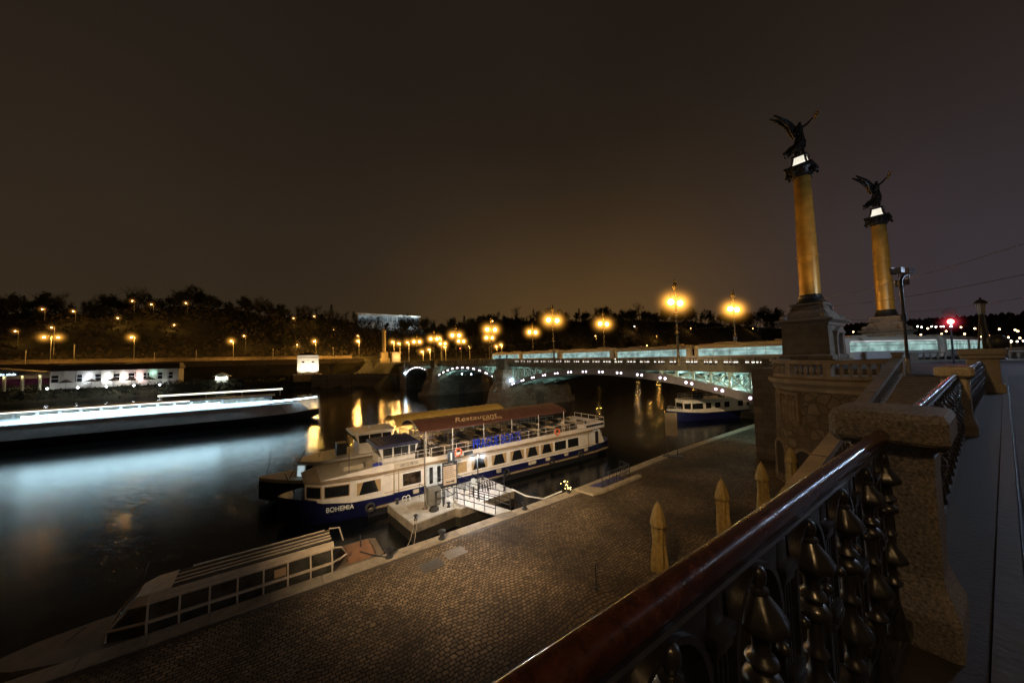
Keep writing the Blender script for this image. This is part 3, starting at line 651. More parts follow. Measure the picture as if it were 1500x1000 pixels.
# ------------------------------------------------------------------ candelabra lamps on the bridge
lp = M('lamp_post_iron', (.16,.13,.07), .45, .4, var=.3)
def globe_pair(t, z, sep, r, halo, pw, ax=(1,0)):
    for s_ in (-1,1):
        p = (s_*sep/2*ax[0], s_*sep/2*ax[1], z)
        g = MB().sphere((0,0,0), r, 14).build('lamp_globe', LAMPG, t, True, loc=p)
        MB().sphere((0,0,0), 4.2, 18).build('glow_halo', halo, g, True)
        light('globe_light', 'POINT', p, SOD, pw, r+.03, t)
def bridge_lamp(Y, X, label, sign=False):
    zb = zp(Y) - 1.1
    t = thing('bridge_lamp', label, 'street lamp', (X,Y,zb), 0, 'two globed candelabra lamps on the bridge parapets')
    MB().lathe([(.34,0),(.34,.25),(.26,.32),(.22,.5),(.24,1.0),(.20,1.1),(.24,1.2),(.17,1.35),(.15,2.4),(.22,2.5),(.22,2.6),(.13,2.75),(.11,4.2),(.26,4.3),(.3,4.38),(.2,4.5),(.10,4.65),(.085,6.3),(.15,6.4),(.15,6.5),(.08,6.6),(.07,9.3)],n=14).build('pole', lp, t, True)
    q = MB(); q.lathe([(.06,9.3),(.14,9.4),(.08,9.6),(.16,9.8),(.09,10.0),(.18,10.3),(.28,10.6),(.2,10.95),(.12,11.1),(.17,11.25),(.05,11.45)],n=10)
    for a in range(6): q.path([(.1*cos(a),.1*sin(a),10.2),(.32*cos(a*pi/3),.32*sin(a*pi/3),10.6),(.16*cos(a*pi/3),.16*sin(a*pi/3),11.0)],.035,5)
    q.build('crown', GOLD, t, True)
    for s_ in (-1,1):
        q = MB(); q.path([(s_*.06,0,7.3),(s_*.2,0,8.0),(s_*.4,0,8.9),(s_*.7,0,9.5),(s_*1.0,0,9.55),(s_*1.12,0,9.2),(s_*1.1,0,8.75)],.05,6); q.path([(s_*.15,0,7.8),(s_*.45,0,7.95),(s_*.5,0,8.3),(s_*.3,0,8.35)],.035,5)
        q.build('arm', lp, t, True); MB().lathe([(.09,8.80),(.13,8.72),(.2,8.64),(.16,8.6)],(s_*1.1,0,0),10).build('globe_cap', lp, t)
    globe_pair(t, 8.42, 2.2, .36, HALO_B, 1500 if Y < 60 else 3600)
    q = MB()
    for z in (5.0,): q.torus((0,0,z),.3,.035,'Z',14,6)
    q.build('ring', lp, t, True)
    if sign: MB().box(-.55,.55,-.04,.04,3.6,4.1).build('sign_plate', M('pale_sign_plate', (.55,.42,.3), .5), t)
    return t
ups = [(24.55,'first'),(49.0,'second'),(71.8,'third'),(91.9,'fourth'),(108.8,'fifth'),(125.7,'sixth')]
dns = [(24.0,'first'),(50.0,'second'),(75.3,'third'),(99,'fourth'),(120.2,'fifth'),(138,'sixth')]
LB = ['tallest looking two globed lamp on the near parapet, closest to the camera','two globed lamp on the near parapet above the middle of the near arch','two globed lamp on the near parapet just past the first river pier','two globed lamp on the near parapet above the middle arch','two globed lamp on the near parapet by the second river pier','last two globed lamp on the near parapet at the far bank']
LD = ['two globed lamp nearest the columns on the far parapet, a pale sign on its post','two globed lamp on the far parapet rising behind the middle of the tram','two globed lamp on the far parapet opposite the first river pier','two globed lamp on the far parapet above the middle arch','two globed lamp on the far parapet past the second river pier','last two globed lamp on the far parapet at the far bank']
for i,(y,_) in enumerate(ups): bridge_lamp(y, XU+.15, LB[i])
for i,(y,_) in enumerate(dns): bridge_lamp(y, XD-.15, LD[i], i==0)

# ------------------------------------------------------------------ two triumphal columns
COLP = M('ochre_column_paint', (.46,.26,.045), .38, .25, var=.38, vscale=.7, spec=.6, bump=.25, bscale=5)
PED = STONE('pedestal_ashlar', (.17,.14,.10), (.23,.19,.14), 'ashlar', 1.35, .68, (.07,.06,.05), .8, 'SIDE', .5, .015)
PEDT = M('pedestal_trim_stone', (.20,.165,.125), .75, var=.3, vscale=2, bump=.3, bscale=12)
LBOX = E('lit_lantern_panel', (1.,.93,.76), 1.15, 'AUTO', .25, 1.2)
VIEW = atan2(-cos(YAW), sin(YAW))                     # the statues raise their arms along the quay
def column(x, y, zb, h, label, ls):
    t = thing('triumphal_column', label, 'column', (x,y,zb))
    a, b = 2.9, 1.85                                  # half sizes of the pedestal along and across the quay
    def R(e, z): return [(-a-e,-b-e,z),(a+e,-b-e,z),(a+e,b+e,z),(-a-e,b+e,z)]
    MB().loft([R(.25,0),R(.25,.35),R(.1,.45),R(.06,.5),R(0,3.35)]).build('pedestal', PED, t)
    MB().loft([R(.02,3.352),R(.12,3.42),R(.12,3.62),R(.28,3.75),R(.5,3.85),R(.55,3.98),R(.45,4.06),R(.1,4.15)]).build('pedestal_cornice', PEDT, t)
    def S(s_, z): return [(-s_*1.25,-s_,z),(s_*1.25,-s_,z),(s_*1.25,s_,z),(-s_*1.25,s_,z)]
    q = MB(); q.loft([S(1.85,4.15),S(1.75,4.5),S(1.5,4.95),S(1.28,5.2),S(1.2,5.6),S(1.35,5.65),S(1.35,5.85)])
    for sx in (-1,1):
        for sy in (-1,1): q.lathe([(.25,4.1),(.36,4.25),(.34,4.5),(.16,4.62)],(sx*2.7,sy*1.7,0),8); q.torus((sx*1.45,sy*1.35,5.5),.28,.1,'Y',12,6)
    q.build('plinth', PEDT, t, True, angle=35)
    # niche with a pediment on the south face
    q = MB()
    for s_ in (-1,1): q.bbox(s_*1.05-.22,s_*1.05+.22,-b-.30,-b+.1,.02,2.6,.02); q.bbox(s_*1.05-.28,s_*1.05+.28,-b-.36,-b+.1,2.35,2.6,.02)
    q.bbox(-1.5,1.5,-b-.42,-b+.1,2.6,2.8,.02); q.add([(-1.4,-b-.38,2.8),(1.4,-b-.38,2.8),(0,-b-.38,3.25),(-1.4,-b,2.8),(1.4,-b,2.8),(0,-b,3.25)],[(0,1,2),(5,4,3),(0,3,4,1),(1,4,5,2),(2,5,3,0)])
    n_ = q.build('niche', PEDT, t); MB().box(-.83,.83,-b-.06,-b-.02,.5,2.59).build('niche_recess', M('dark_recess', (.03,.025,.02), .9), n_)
    MB().lathe([(1.22,5.85),(1.28,5.95),(1.22,6.1),(1.0,6.2),(1.08,6.3),(1.1,6.42),(.96,6.5),(1.0,6.7),(.90,6.85)],n=32).build('column_base', BRONZE, t, True)
    MB().lathe([(.88,6.85),(.875,8),(.87,10.95),(.93,11.0),(.93,11.12),(.865,11.18),(.84,13),(.79,16),(.74,h-.2),(.74,h)],n=40).build('shaft', COLP, t, True)
    q = MB(); q.lathe([(.76,h),(.86,h+.08),(.80,h+.2),(.95,h+.75),(1.15,h+.95)],n=24)
    for k in range(8):
        an = k*pi/4+pi/8; q.path([(.8*cos(an),.8*sin(an),h+.3),(1.05*cos(an),1.05*sin(an),h+.55),(1.3*cos(an),1.3*sin(an),h+.5),(1.35*cos(an),1.35*sin(an),h+.25)],.12,6)
        q.torus((1.22*cos(an),1.22*sin(an),h+.62),.2,.08,'X' if k%2 else 'Y',10,6)
    q.bbox(-1.22,1.22,-1.22,1.22,h+.95,h+1.2,.03); q.build('capital', BRONZE, t, True, angle=35)
    q = MB(); z0 = h+1.2
    def fr(s_, z): return [(-s_,-s_,z),(s_,-s_,z),(s_,s_,z),(-s_,s_,z)]
    q.loft([fr(.72,z0),fr(.58,z0+.45),fr(.49,z0+1.1)]); q.build('lantern_box', LBOX, t)
    q = MB()
    for sx in (-1,1):
        for sy in (-1,1): q.path([(sx*.74,sy*.74,z0),(sx*.60,sy*.60,z0+.45),(sx*.51,sy*.51,z0+1.12)],.095,6)
    q.bbox(-.66,.66,-.66,.66,z0+1.08,z0+1.28,.03).bbox(-.9,.9,-.9,.9,z0-.02,z0+.06,.02); q.build('lantern_frame', BRONZE, t)
    # winged victory
    s = thing('winged_statue', ls, 'statue', (x,y,zb+z0+1.28), VIEW); s.scale = (1.17,1.17,1.17)
    skin_mesh('body', [(.12,0,1.75),(.16,0,2.25),(.14,-.02,2.75),(.10,-.03,3.05),(.14,-.06,3.32),(.42,.05,2.85),(.95,.1,3.2),(1.55,.12,3.8),(-.16,-.05,2.8),(-.42,-.2,2.3),(-.28,-.35,1.9),(.3,.05,1.2),(.32,.02,.6),(.26,0,.08),(-.12,.02,1.15),(-.35,.04,.6),(-.38,.05,.1)],
        [(0,1),(1,2),(2,3),(3,4),(2,5),(5,6),(6,7),(2,8),(8,9),(9,10),(0,11),(11,12),(12,13),(0,14),(14,15),(15,16)],
        [.27,.23,.27,.11,.19,.14,.11,.07,.14,.10,.07,.2,.14,.1,.2,.13,.1], BRONZE, s)
    q = MB(); rings = []
    for k in range(9):
        z = 2.2-k*.24; wv = .28+.045*k; cxx = .14-.03*k-(.012*k*k if k>4 else 0)
        rings.append([(cxx+wv*cos(2*pi*j/20)*(1+.16*cos(j*2.5+k*.4)), .02+wv*.8*sin(2*pi*j/20)*(1+.16*cos(j*2.5+k*.4)), z+(.2*sin(j*.9) if k==8 else 0)) for j in range(20)])
    q.loft(rings); q.path([(-.1,-.1,1.2),(-.4,-.15,.9),(-.7,-.1,.85)],.11,6); q.path([(.4,.0,1.9),(.62,.05,1.5),(.55,.05,.95)],.09,6); q.build('robe', BRONZE, s, True)
    def wing(sy, lift):
        q = MB(); top = [(-.05,2.75),(-.35,3.0),(-.7,3.3),(-1.1,3.55),(-1.6,3.72),(-2.35,3.98+lift)]; bot = [(-.1,2.1),(-.5,1.75),(-.8,2.2),(-.95,2.75),(-1.45,3.25),(-2.35,3.95+lift)]
        rows = []
        for (a_, b_) in zip(top, bot):
            rows.append([(a_[0]+(b_[0]-a_[0])*m/6, sy*(.07+.07*abs(a_[0])) + .06*(m%2), a_[1]+(b_[1]-a_[1])*m/6) for m in range(7)] + [(a_[0]+(b_[0]-a_[0])*m/6, sy*(.07+.07*abs(a_[0])) + .12+.05*(m%2), a_[1]+(b_[1]-a_[1])*m/6) for m in range(6,-1,-1)])
        q.loft(rows); q.build('wing', BRONZE, s, True, angle=25)
    wing(-1,0); wing(1,-.06)
    q = MB()
    for k in range(9): q.sphere((1.6+.25*random.random()+.04*k,.1+.2*(random.random()-.5),3.75+.09*k),.085,6)
    q.tube((1.5,.12,3.6),(1.95,.12,4.6),.03,5); q.build('gilded_branch', GOLD, s)
    return t
column(47.3, 11.6, 10.15, 19.75, 'nearer and taller looking ochre column on a stone pedestal above the bastion', 'dark winged statue with raised gilded branch on the nearer column')
column(68.7, 9.0, 9.5, 18.6, 'farther ochre column on a stone pedestal, beyond the tram lines', 'bluish lit winged statue with raised gilded branch on the farther column')
MB().box(44,50.8,9.3,13.9,9.475,10.13).build('plinth_course', PED, bpy.data.objects['triumphal_column']).matrix_parent_inverse = Matrix.Translation((-47.3,-11.6,-10.15))
# floodlight pole at the head of the stairs
t = thing('floodlight_pole', 'bent steel pole with three floodlights at the head of the stairs', 'floodlight pole', (29.15,3.15,ZS-.02))
MB().path([(0,0,0),(0,0,5.0),(.05,0,5.35),(.25,-.05,5.55),(.9,-.12,5.75),(1.1,-.15,5.8)],.075,10).build('pole', DARKM, t, True)
for i,(p, an) in enumerate((((.25,.1,5.95),.3),((1.0,-.2,5.95),.0),((.55,.0,5.25),-.2))):
    q = MB(); q.rbox(p,(.42,.36,.30),an+1.0).rbox((p[0]+.2*cos(an+1.0),p[1]+.2*sin(an+1.0),p[2]),(.10,.44,.38),an+1.0); q.tube(p,(p[0],p[1],5.45),.03,5); q.build('floodlight_head', M('grey_floodlight_case', (.2,.19,.19), .5), t)
MB().tube((0,0,3.0),(0,0,3.4),.14,8).build('junction_box', DARKM, t)
MB().lathe([(.22,0),(.22,.1),(.12,.14),(.10,.9)],n=10).build('base', STEEL, t)
light('column_floodlight', 'SPOT', (30.2,3.2,15.9), (1.,.56,.16), 4300, .2, None, (47.4,11.6,22.5), 34, .7)
light('column_floodlight', 'SPOT', (30.6,3.0,15.9), (1.,.60,.22), 10500, .2, None, (68.7,9.0,20.), 24, .7)
# stone balustrade across the plaza
t = thing('stone_balustrade', 'pale stone balustrade on the far side of the tram plaza', 'balustrade', (60.5,0,ZS))
q = MB(); q.box(-.2,.2,-7,6.2,-.02,.18).box(-.2,.2,-7,6.2,.88,1.02)
for y in (-6.8,-2.5,1.8,6.0): q.bbox(-.26,.26,y-.3,y+.3,-.02,1.05,.02)
q.build('rail', PEDT, t); p0 = None
for k in range(24):
    y = -6.2+k*.5
    if min(abs(y-v) for v in (-6.8,-2.5,1.8,6.0)) < .35: continue
    if p0 is None: p0 = MB().lathe(balpr, n=8).build('stone_baluster', PEDT, t, True, loc=(0,y,.2))
    else: bal(p0, t, (0,y,.2))
# red traffic light
t = thing('traffic_light', 'traffic signal showing red on a dark pole in the plaza', 'traffic light', (51.3,2.75,ZS-.01))
MB().tube((0,0,0),(0,0,4.1),.07,8).build('pole', DARKM, t); MB().bbox(-.16,.16,-.16,.16,3.2,4.1,.03).build('signal_head', DARKM, t)
RED = E('red_signal', (1.,.12,.08), 40, 'NONE'); MB().sphere((0,0,0),.21,10).build('red_lens', RED, t, True, loc=(-.18,-.04,3.85))
MB().sphere((0,0,0),.07,10).build('white_lens', LAMPW, t, True, loc=(-.18,-.04,3.42))
MB().sphere((0,0,0),1.7,14).build('glow_halo', HALO('red_glow', (1.,.06,.10), 4., 1.7, 8.), t, True, loc=(-.18,-.04,3.8))
light('signal_light','POINT',(-.35,-.1,3.8),(1.,.1,.12),45,.12,t)
MB().add([(.02*s_,.42*cos(2*pi*k/18),4.75+.42*sin(2*pi*k/18)) for s_ in (-1,1) for k in range(18)], [tuple(range(17,-1,-1)),tuple(range(18,36))]+[(k,(k+1)%18,18+(k+1)%18,18+k) for k in range(18)]).build('round_sign', M('pale_road_sign', (.07,.06,.055), .5), t)

# ================================================================== TRAMS
TRW = E('tram_window_light', (.60,.93,.88), .62, 'AUTO', .6, .9)
TRB = M('tram_cream_paint', (.50,.44,.34), .4, var=.12, vscale=1.2, coat=.3); TRR = M('tram_lower_paint', (.42,.40,.38), .4, var=.15, vscale=1.2, coat=.3)
TRF = M('tram_roof_paint', (.36,.28,.18), .6, var=.2, vscale=1.5)
HEADL = E('head_lamp', (.9,.95,1.), 14, 'NONE')
def tram_car():
    t = thing('tram_car', 'x', 'tram')
    Lc, wd = 14.2, 1.22
    def ring(x, wx):                    # cross section across the car
        return [(x,-wx,.42),(x,-wx,1.28),(x,-wx*.99,2.28),(x,-wx*.93,2.62),(x,-wx*.72,2.86),(x,wx*.72,2.86),(x,wx*.93,2.62),(x,wx*.99,2.28),(x,wx,1.28),(x,wx,.42)]
    xs = [(0,.9),(.15,1.1),(.5,1.2),(.75,wd),(Lc-.75,wd),(Lc-.5,1.2),(Lc-.15,1.1),(Lc,.9)]
    MB().loft([ring(x,w_) for x,w_ in xs]).build('body', TRB, t, True, angle=25)
    q = MB()
    for s_ in (-1,1): q.box(1.3,Lc-1.3,s_*(wd+.012)-.01,s_*(wd+.012)+.01,.40,1.20)
    q.box(1.3,Lc-1.3,-wd-.03,-wd-.02,1.22,1.27).box(1.3,Lc-1.3,wd+.02,wd+.03,1.22,1.27); q.build('lower_panel', TRR, t)
    q = MB(); q.bbox(.7,Lc-.7,-.82,.82,2.85,2.98,.05).bbox(2,4.2,-.6,.6,2.98,3.18,.04).bbox(8.5,11.5,-.6,.6,2.98,3.15,.04); r_ = q.build('roof', TRF, t)
    MB().path([(5.6,0,3.0),(6.8,0,3.9),(5.9,0,4.7)],.03,5).box(5.7,6.1,-.7,.7,4.68,4.74).build('pantograph', DARKM, r_)
    for s_ in (-1,1):
        for k in range(6):
            x = .75+k*2.12
            o = MB().box(x,x+2.05,s_*(wd+.014)-.012,s_*(wd+.014)+.012,1.24,2.30).build('window', TRW, t)
            MB().box(x,x+2.05,s_*(wd+.03)-.008,s_*(wd+.03)+.008,1.92,1.97).build('window_bar', TRB, o)
    q = MB(); q.box(.9,Lc-.9,-wd-.02,-wd+.0,2.40,2.46); q.build('interior_light', E('tram_ceiling_light',(.85,.95,1.),1.4,'AUTO',.5,.5), t)
    for e_, x in ((-1,.0),(1,Lc)):
        MB().add([(x+e_*.02,-.80,1.32),(x+e_*.02,.80,1.32),(x+e_*.01,.74,2.35),(x+e_*.01,-.74,2.35)],[(0,1,2,3)]).build('windscreen', GLASS, t)
        for s_ in (-1,1): MB().sphere((x+e_*.0,s_*.55,.85),.10,8).build('headlight', HEADL if e_<0 else RED_DIM, t, True)
    for x in (2.6,Lc-2.6):
        q = MB(); q.box(x-1.2,x+1.2,-.95,.95,.22,.42)
        for dx in (-.95,.95):
            for s_ in (-1,1): q.lathe([(.001,0),(.34,0),(.34,.1),(.001,.1)],(0,0,0),12); vs = q.v[-48:]; q.v[-48:] = [(x+dx+v[0], s_*.75+v[2]-.05, .34+v[1]) for v in vs]
        q.build('bogie', DARKM, t)
    return t
RED_DIM = E('tail_lamp', (1.,.1,.06), 3, 'NONE')
tr0 = tram_car()
TL = ['lit tram car on the bridge nearest the columns','lit tram car second from the columns on the bridge','lit tram car third from the columns on the bridge','lit tram car fourth from the columns, reaching the first river pier','lit tram car farthest out on the bridge, past the first river pier','lit tram car curving off the bridge in front of the farther column','lit tram car crossing the plaza behind the floodlight pole','lit tram car behind the traffic light and the lantern']
spots = [((52.6,12.4+14.5*k),(52.6,26.6+14.5*k)) for k in range(5)] + [((53.3,11.4),(66.0,5.4)),((66.4,5.25),(80.5,4.1)),((80.9,4.05),(95.0,3.0))]
for i,(a,b) in enumerate(spots):
    z = (zp(a[1])-1.14 if i < 5 else ZS-.0)+(.0)
    if i == 0: z = (ZS+zp(20)-1.14)/2
    ang = atan2(b[1]-a[1], b[0]-a[0])
    if i == 0: tr0.location = (a[0],a[1],z); tr0.rotation_euler[2] = ang; tr0['label'] = TL[0]; tr0['group'] = 'tram cars at the bridge'
    else: dup(tr0, (a[0],a[1],z), ang, TL[i], 'tram cars at the bridge')

# ================================================================== BOATS
ORANGE = M('orange_lifebuoy', (.75,.13,.04), .5); FENDER = M('black_rubber', (.02,.02,.02), .7)
BURG = M('burgundy_awning', (.078,.028,.015), .7, var=.22, vscale=2.5); OCHRE = M('ochre_awning', (.40,.25,.05), .7, var=.2, vscale=2)
LETB = M('blue_lettering', (.022,.05,.48), .45, var=.1); LETW = M('white_lettering', (.6,.6,.55), .5, var=.1); LETC = M('cream_lettering', (.40,.25,.12), .6, var=.1); LETK = M('black_lettering', (.03,.03,.03), .6, var=.1)
SEATM = M('slatted_seat_wood', (.34,.25,.15), .5, var=.35, vscale=5, coat=.2); SEATD = M('dark_seat', (.035,.032,.032), .5, var=.4, vscale=4)
def hull_ring(x, hw, z0, z1, cy): return [(x,cy-hw,z1),(x,cy-hw*.96,(z0+z1)/2),(x,cy-hw*.8,z0),(x,cy+hw*.8,z0),(x,cy+hw*.96,(z0+z1)/2),(x,cy+hw,z1)]
def rail(mb, pts, h, n=2, r=.022, posts=1.1):
    P = [Vector(p) for p in pts]
    for k in range(1,n+1): mb.path([p+Vector((0,0,h*k/n)) for p in P], r, 6)
    for a, b in zip(P, P[1:]):
        m_ = max(1, round((b-a).length/posts))
        for j in range(m_+1): p = a+(b-a)*j/m_; mb.tube(p, p+Vector((0,0,h)), r, 6)

# ---- the big boat at the pontoon (built in place: x along the quay, near side y 26.3)
A = thing('passenger_boat', 'white and blue two deck river cruise boat with burgundy awning moored at the pontoon', 'boat', (0,0,0))
cy = 29.0
sec = [(.2,.12,.5,1.95),(.9,.9,.2,1.88),(2.0,1.7,-.1,1.72),(3.6,2.3,-.3,1.5),(5.5,2.62,-.4,1.33),(8,2.7,-.4,1.28),(26,2.7,-.4,1.2),(29.5,2.6,-.3,1.25),(31.6,2.3,.1,1.35),(32.4,1.6,.5,1.45)]
MB().loft([hull_ring(x,hw,z0,z1,cy) for x,hw,z0,z1 in sec]).build('hull', BLUEP, A, True, angle=50)
MB().loft([[(x,cy-hw-.05,.50),(x,cy-hw-.05,.60),(x,cy-hw+.1,.60),(x,cy-hw+.1,.50)] for x,hw,z0,z1 in sec[4:9]]).build('rubbing_strake', TAN, A)
MB().loft([[(x,cy-hw-.02,-.38),(x,cy-hw-.02,.45),(x,cy-hw*.7,.45),(x,cy-hw*.7,-.38)] for x,hw,z0,z1 in sec[4:8]]).build('lower_hull', BLACKH, A)
# lower cabin with rounded faceted front
fr = [(1.75,27.8),(2.7,26.85),(4.4,26.38),(6.6,26.33),(27.2,26.33),(28.6,26.40)]
full = fr + [(28.6,31.6),(6.6,31.67),(4.4,31.62),(2.7,31.15),(1.75,30.2)]
def shrink(p, e): return [(x+(e if x<5 else (-e if x>28 else 0)), y+(e if y<cy else -e)) for x,y in p]
MB().loft([[(x,y,1.22+max(0,(5-x))*.13) for x,y in full],[(x,y,2.80) for x,y in full]]).build('cabin_wall', WHITEP, A)
MB().loft([[(x,y,2.801) for x,y in shrink(full,-.10)],[(x,y,2.93) for x,y in shrink(full,-.13)],[(x,y,2.96) for x,y in shrink(full,.1)]]).build('cabin_roof', TAN, A)
def side_window(parent, x0, x1, z0, z1, y, kind, frame=WHITEP):
    q = MB(); f = .055
    for a,b,c_,d in ((x0-f,x1+f,z0-f,z0),(x0-f,x1+f,z1,z1+f),(x0-f,x0,z0,z1),(x1,x1+f,z0,z1)): q.box(a,b,y-.035,y+.02,c_,d)
    w_ = q.build('window', frame, parent); MB().box(x0,x1,y-.012,y+.01,z0,z1).build('pane', CURT if kind=='c' else GLASS, w_)
    if kind == 'd':      # drawn back curtains either side
        for s_, xa in ((1,x0),(-1,x1)): MB().add([(xa,y-.016,z1),(xa+s_*.42,y-.016,z1),(xa+s_*.14,y-.016,z0),(xa,y-.016,z0)],[(0,1,2,3)]).build('curtain', CURT, w_)
    return w_
LITW = E('dim_lit_cabin', (.9,.5,.25), .10, 'AUTO', .8, 2.5)
side_window(A,4.75,6.35,1.68,2.55,26.33,'d')
w_ = side_window(A,7.95,9.35,1.62,2.52,26.33,'g'); MB().box(8.05,9.25,26.30,26.31,1.66,2.45).build('lit_interior', LITW, w_)
wx = [11.75,13.75,15.75,17.75,19.55,21.35,23.15,24.95]
for k, x in enumerate(wx): side_window(A,x,x+1.55,1.62,2.5,26.33,'c' if k==0 else ('d' if k<6 else 'g'))
for (xa,ya),(xb,yb) in (((1.75,27.8),(2.7,26.85)),((2.7,26.85),(4.4,26.38)),((1.75,30.2),(1.75,27.8))):
    d = Vector((xb-xa,yb-ya,0)); L_ = d.length; d.normalize(); n_ = Vector((d.y,-d.x,0))
    def P(u,z,o_): return (xa+d.x*u+n_.x*o_, ya+d.y*u+n_.y*o_, z)
    z0_ = 1.85; w_ = MB().loft([[P(.08,z0_-.05,.025),P(L_-.08,z0_-.05,.025),P(L_-.08,z0_-.05,.0),P(.08,z0_-.05,0)],[P(.08,2.62,.025),P(L_-.08,2.62,.025),P(L_-.08,2.62,0),P(.08,2.62,0)]]).build('window', CURT, A)
    MB().add([P(.14,z0_,.03),P(L_-.14,z0_,.03),P(L_-.14,2.56,.03),P(.14,2.56,.03)],[(0,1,2,3)]).build('pane', GLASS, w_)
# double door
q = MB(); q.bbox(9.75,11.2,26.26,26.36,1.15,2.78,.02); d_ = q.build('door', M('pale_blue_door', (.5,.55,.58), .4), A)
for x in (10.0,10.65): MB().box(x,x+.3,26.245,26.262,1.35,2.6).build('door_pane', GLASS, d_)
# upper bulwark, deck and rails
q = MB(); q.box(6.2,10.2,26.42,26.50,2.95,3.42).box(10.2,27.6,26.42,26.50,2.95,3.32).box(10.2,27.6,31.5,31.58,2.95,3.32).loft([[(2.6,26.95,2.95),(2.6,27.03,2.95),(2.6,27.03,2.99),(2.6,26.95,2.99)],[(6.2,26.42,2.95),(6.2,26.5,2.95),(6.2,26.5,3.42),(6.2,26.42,3.42)]])
q.build('bulwark', WHITEP, A)
MB().box(9.6,30.4,26.6,31.4,2.961,3.0).build('upper_deck', M('deck_boards', (.16,.13,.1), .6, var=.3, vscale=3), A)
MB().box(2.6,9.2,26.9,31.0,2.961,2.99).build('fore_deck', CREAM, A)
q = MB(); rail(q, [(10.3,26.46,3.32),(27.6,26.46,3.32)], .72, 2, .02); rail(q, [(10.3,31.54,3.32),(27.6,31.54,3.32)], .72, 2, .02); rail(q, [(6.3,26.6,3.42),(10.2,26.6,3.42)], .55, 2, .02); rail(q,[(10.3,26.5,3.0),(10.3,28,3.0)],1.0); q.build('deck_railing', WHITEP, A)
# stern block
MB().loft([[(27.6,26.42,2.96),(27.6,31.58,2.96),(27.6,31.58,3.62),(27.6,26.42,3.62)],[(31.0,26.6,2.96),(31.0,31.4,2.96),(31.0,31.4,3.62),(31.0,26.6,3.62)]]).build('stern_bulwark', WHITEP, A)
q = MB(); q.loft([[(28.6,26.5,1.25),(28.6,31.5,1.25),(28.6,31.5,2.8),(28.6,26.5,2.8)],[(30.9,26.6,1.3),(30.9,31.4,1.3),(30.2,31.4,2.8),(30.2,26.6,2.8)]]); q.build('stern_cabin', WHITEP, A)
for k in range(7): MB().box(27.9+k*.43,28.2+k*.43,26.36+k*.022,26.47+k*.022,3.28,3.5).build('rail_opening', BLACKH, A)
MB().box(29.3,29.65,26.38,26.5,1.4,2.7).build('stern_door', BLACKH, A)
q = MB(); rail(q,[(27.6,26.5,3.62),(31,26.65,3.62),(31,31.3,3.62)],.45,1); rail(q,[(31.2,27.2,1.4),(32.3,28.2,1.45),(32.3,30,1.45)],.7,2); q.build('stern_rail', WHITEP, A)
# wheelhouse
q = MB(); W0 = [(6.7,27.2),(9.2,27.2),(9.2,30.3),(6.7,30.3)]; W1 = [(6.4,27.05),(9.4,27.05),(9.4,30.45),(6.4,30.45)]
q.loft([[(x,y,2.99) for x,y in W0],[(x,y,3.65) for x,y in W0],[(x,y,4.5) for x,y in W1]]); wh = q.build('wheelhouse', WHITEP, A)
for xa, xb in ((6.75,7.4),(7.55,8.1),(8.15,8.65),(8.8,9.2)): MB().add([(xa,27.18-.02,3.72),(xb,27.18-.02,3.72),(xb,27.05-.0,4.42),(xa-.05,27.05-.0,4.42)],[(0,1,2,3)]).build('wheelhouse_window', GLASS, wh)
for ya, yb in ((27.4,28.3),(28.45,29.3),(29.4,30.2)): MB().add([(6.66,ya,3.72),(6.66,yb,3.72),(6.40,yb,4.42),(6.40,ya,4.42)],[(0,1,2,3)]).build('wheelhouse_window', GLASS, wh)
q = MB(); q.loft([[(6.2,26.85,4.505),(9.6,26.85,4.505),(9.6,30.6,4.505),(6.2,30.6,4.505)],[(6.3,26.95,4.68),(9.5,26.95,4.68),(9.5,30.5,4.68),(6.3,30.5,4.68)]])
for k in range(8): q.box(6.45+k*.4,6.6+k*.4,26.95,30.5,4.68,4.715)
q.build('wheelhouse_roof', M('navy_roof', (.02,.02,.05), .5), A)
# barrel vaulted awning with ribs
def awning(root, x0, x1, ya, yb, ze, zr, mat, nm='awning', sag=.05):
    prof = [(ya,ze-.14),(ya,ze)]+[(ya+(yb-ya)*k/10, ze+(zr-ze)*sin(pi*k/10)**.8) for k in range(1,10)]+[(yb,ze),(yb,ze-.14)]
    xs = []; n_ = round((x1-x0)/.9)
    for k in range(n_*4+1): x = x0+(x1-x0)*k/(n_*4); xs.append((x, -sag*abs(sin(pi*k/4))))
    o = MB().loft([[(x,y,z+(d if 1<i<12 else 0)) for i,(y,z) in enumerate(prof)] for x,d in xs], cap=False, closed=False).build(nm, mat, root, True, angle=60)
    MB().path([(x0,y,z) for y,z in prof[1:-1]],.035,6).build('awning_frame', STEEL, root)
    return prof
prof = awning(A, 9.4, 25.3, 26.75, 31.3, 5.36, 5.98, BURG)
q = MB()
for x in (9.9,12.2,15.2,18.2,21.4,24.8):
    for y in (26.62,31.4): q.tube((x,y,3.0),(x,y,5.35),.032,6)
q.build('awning_post', WHITEP, A)
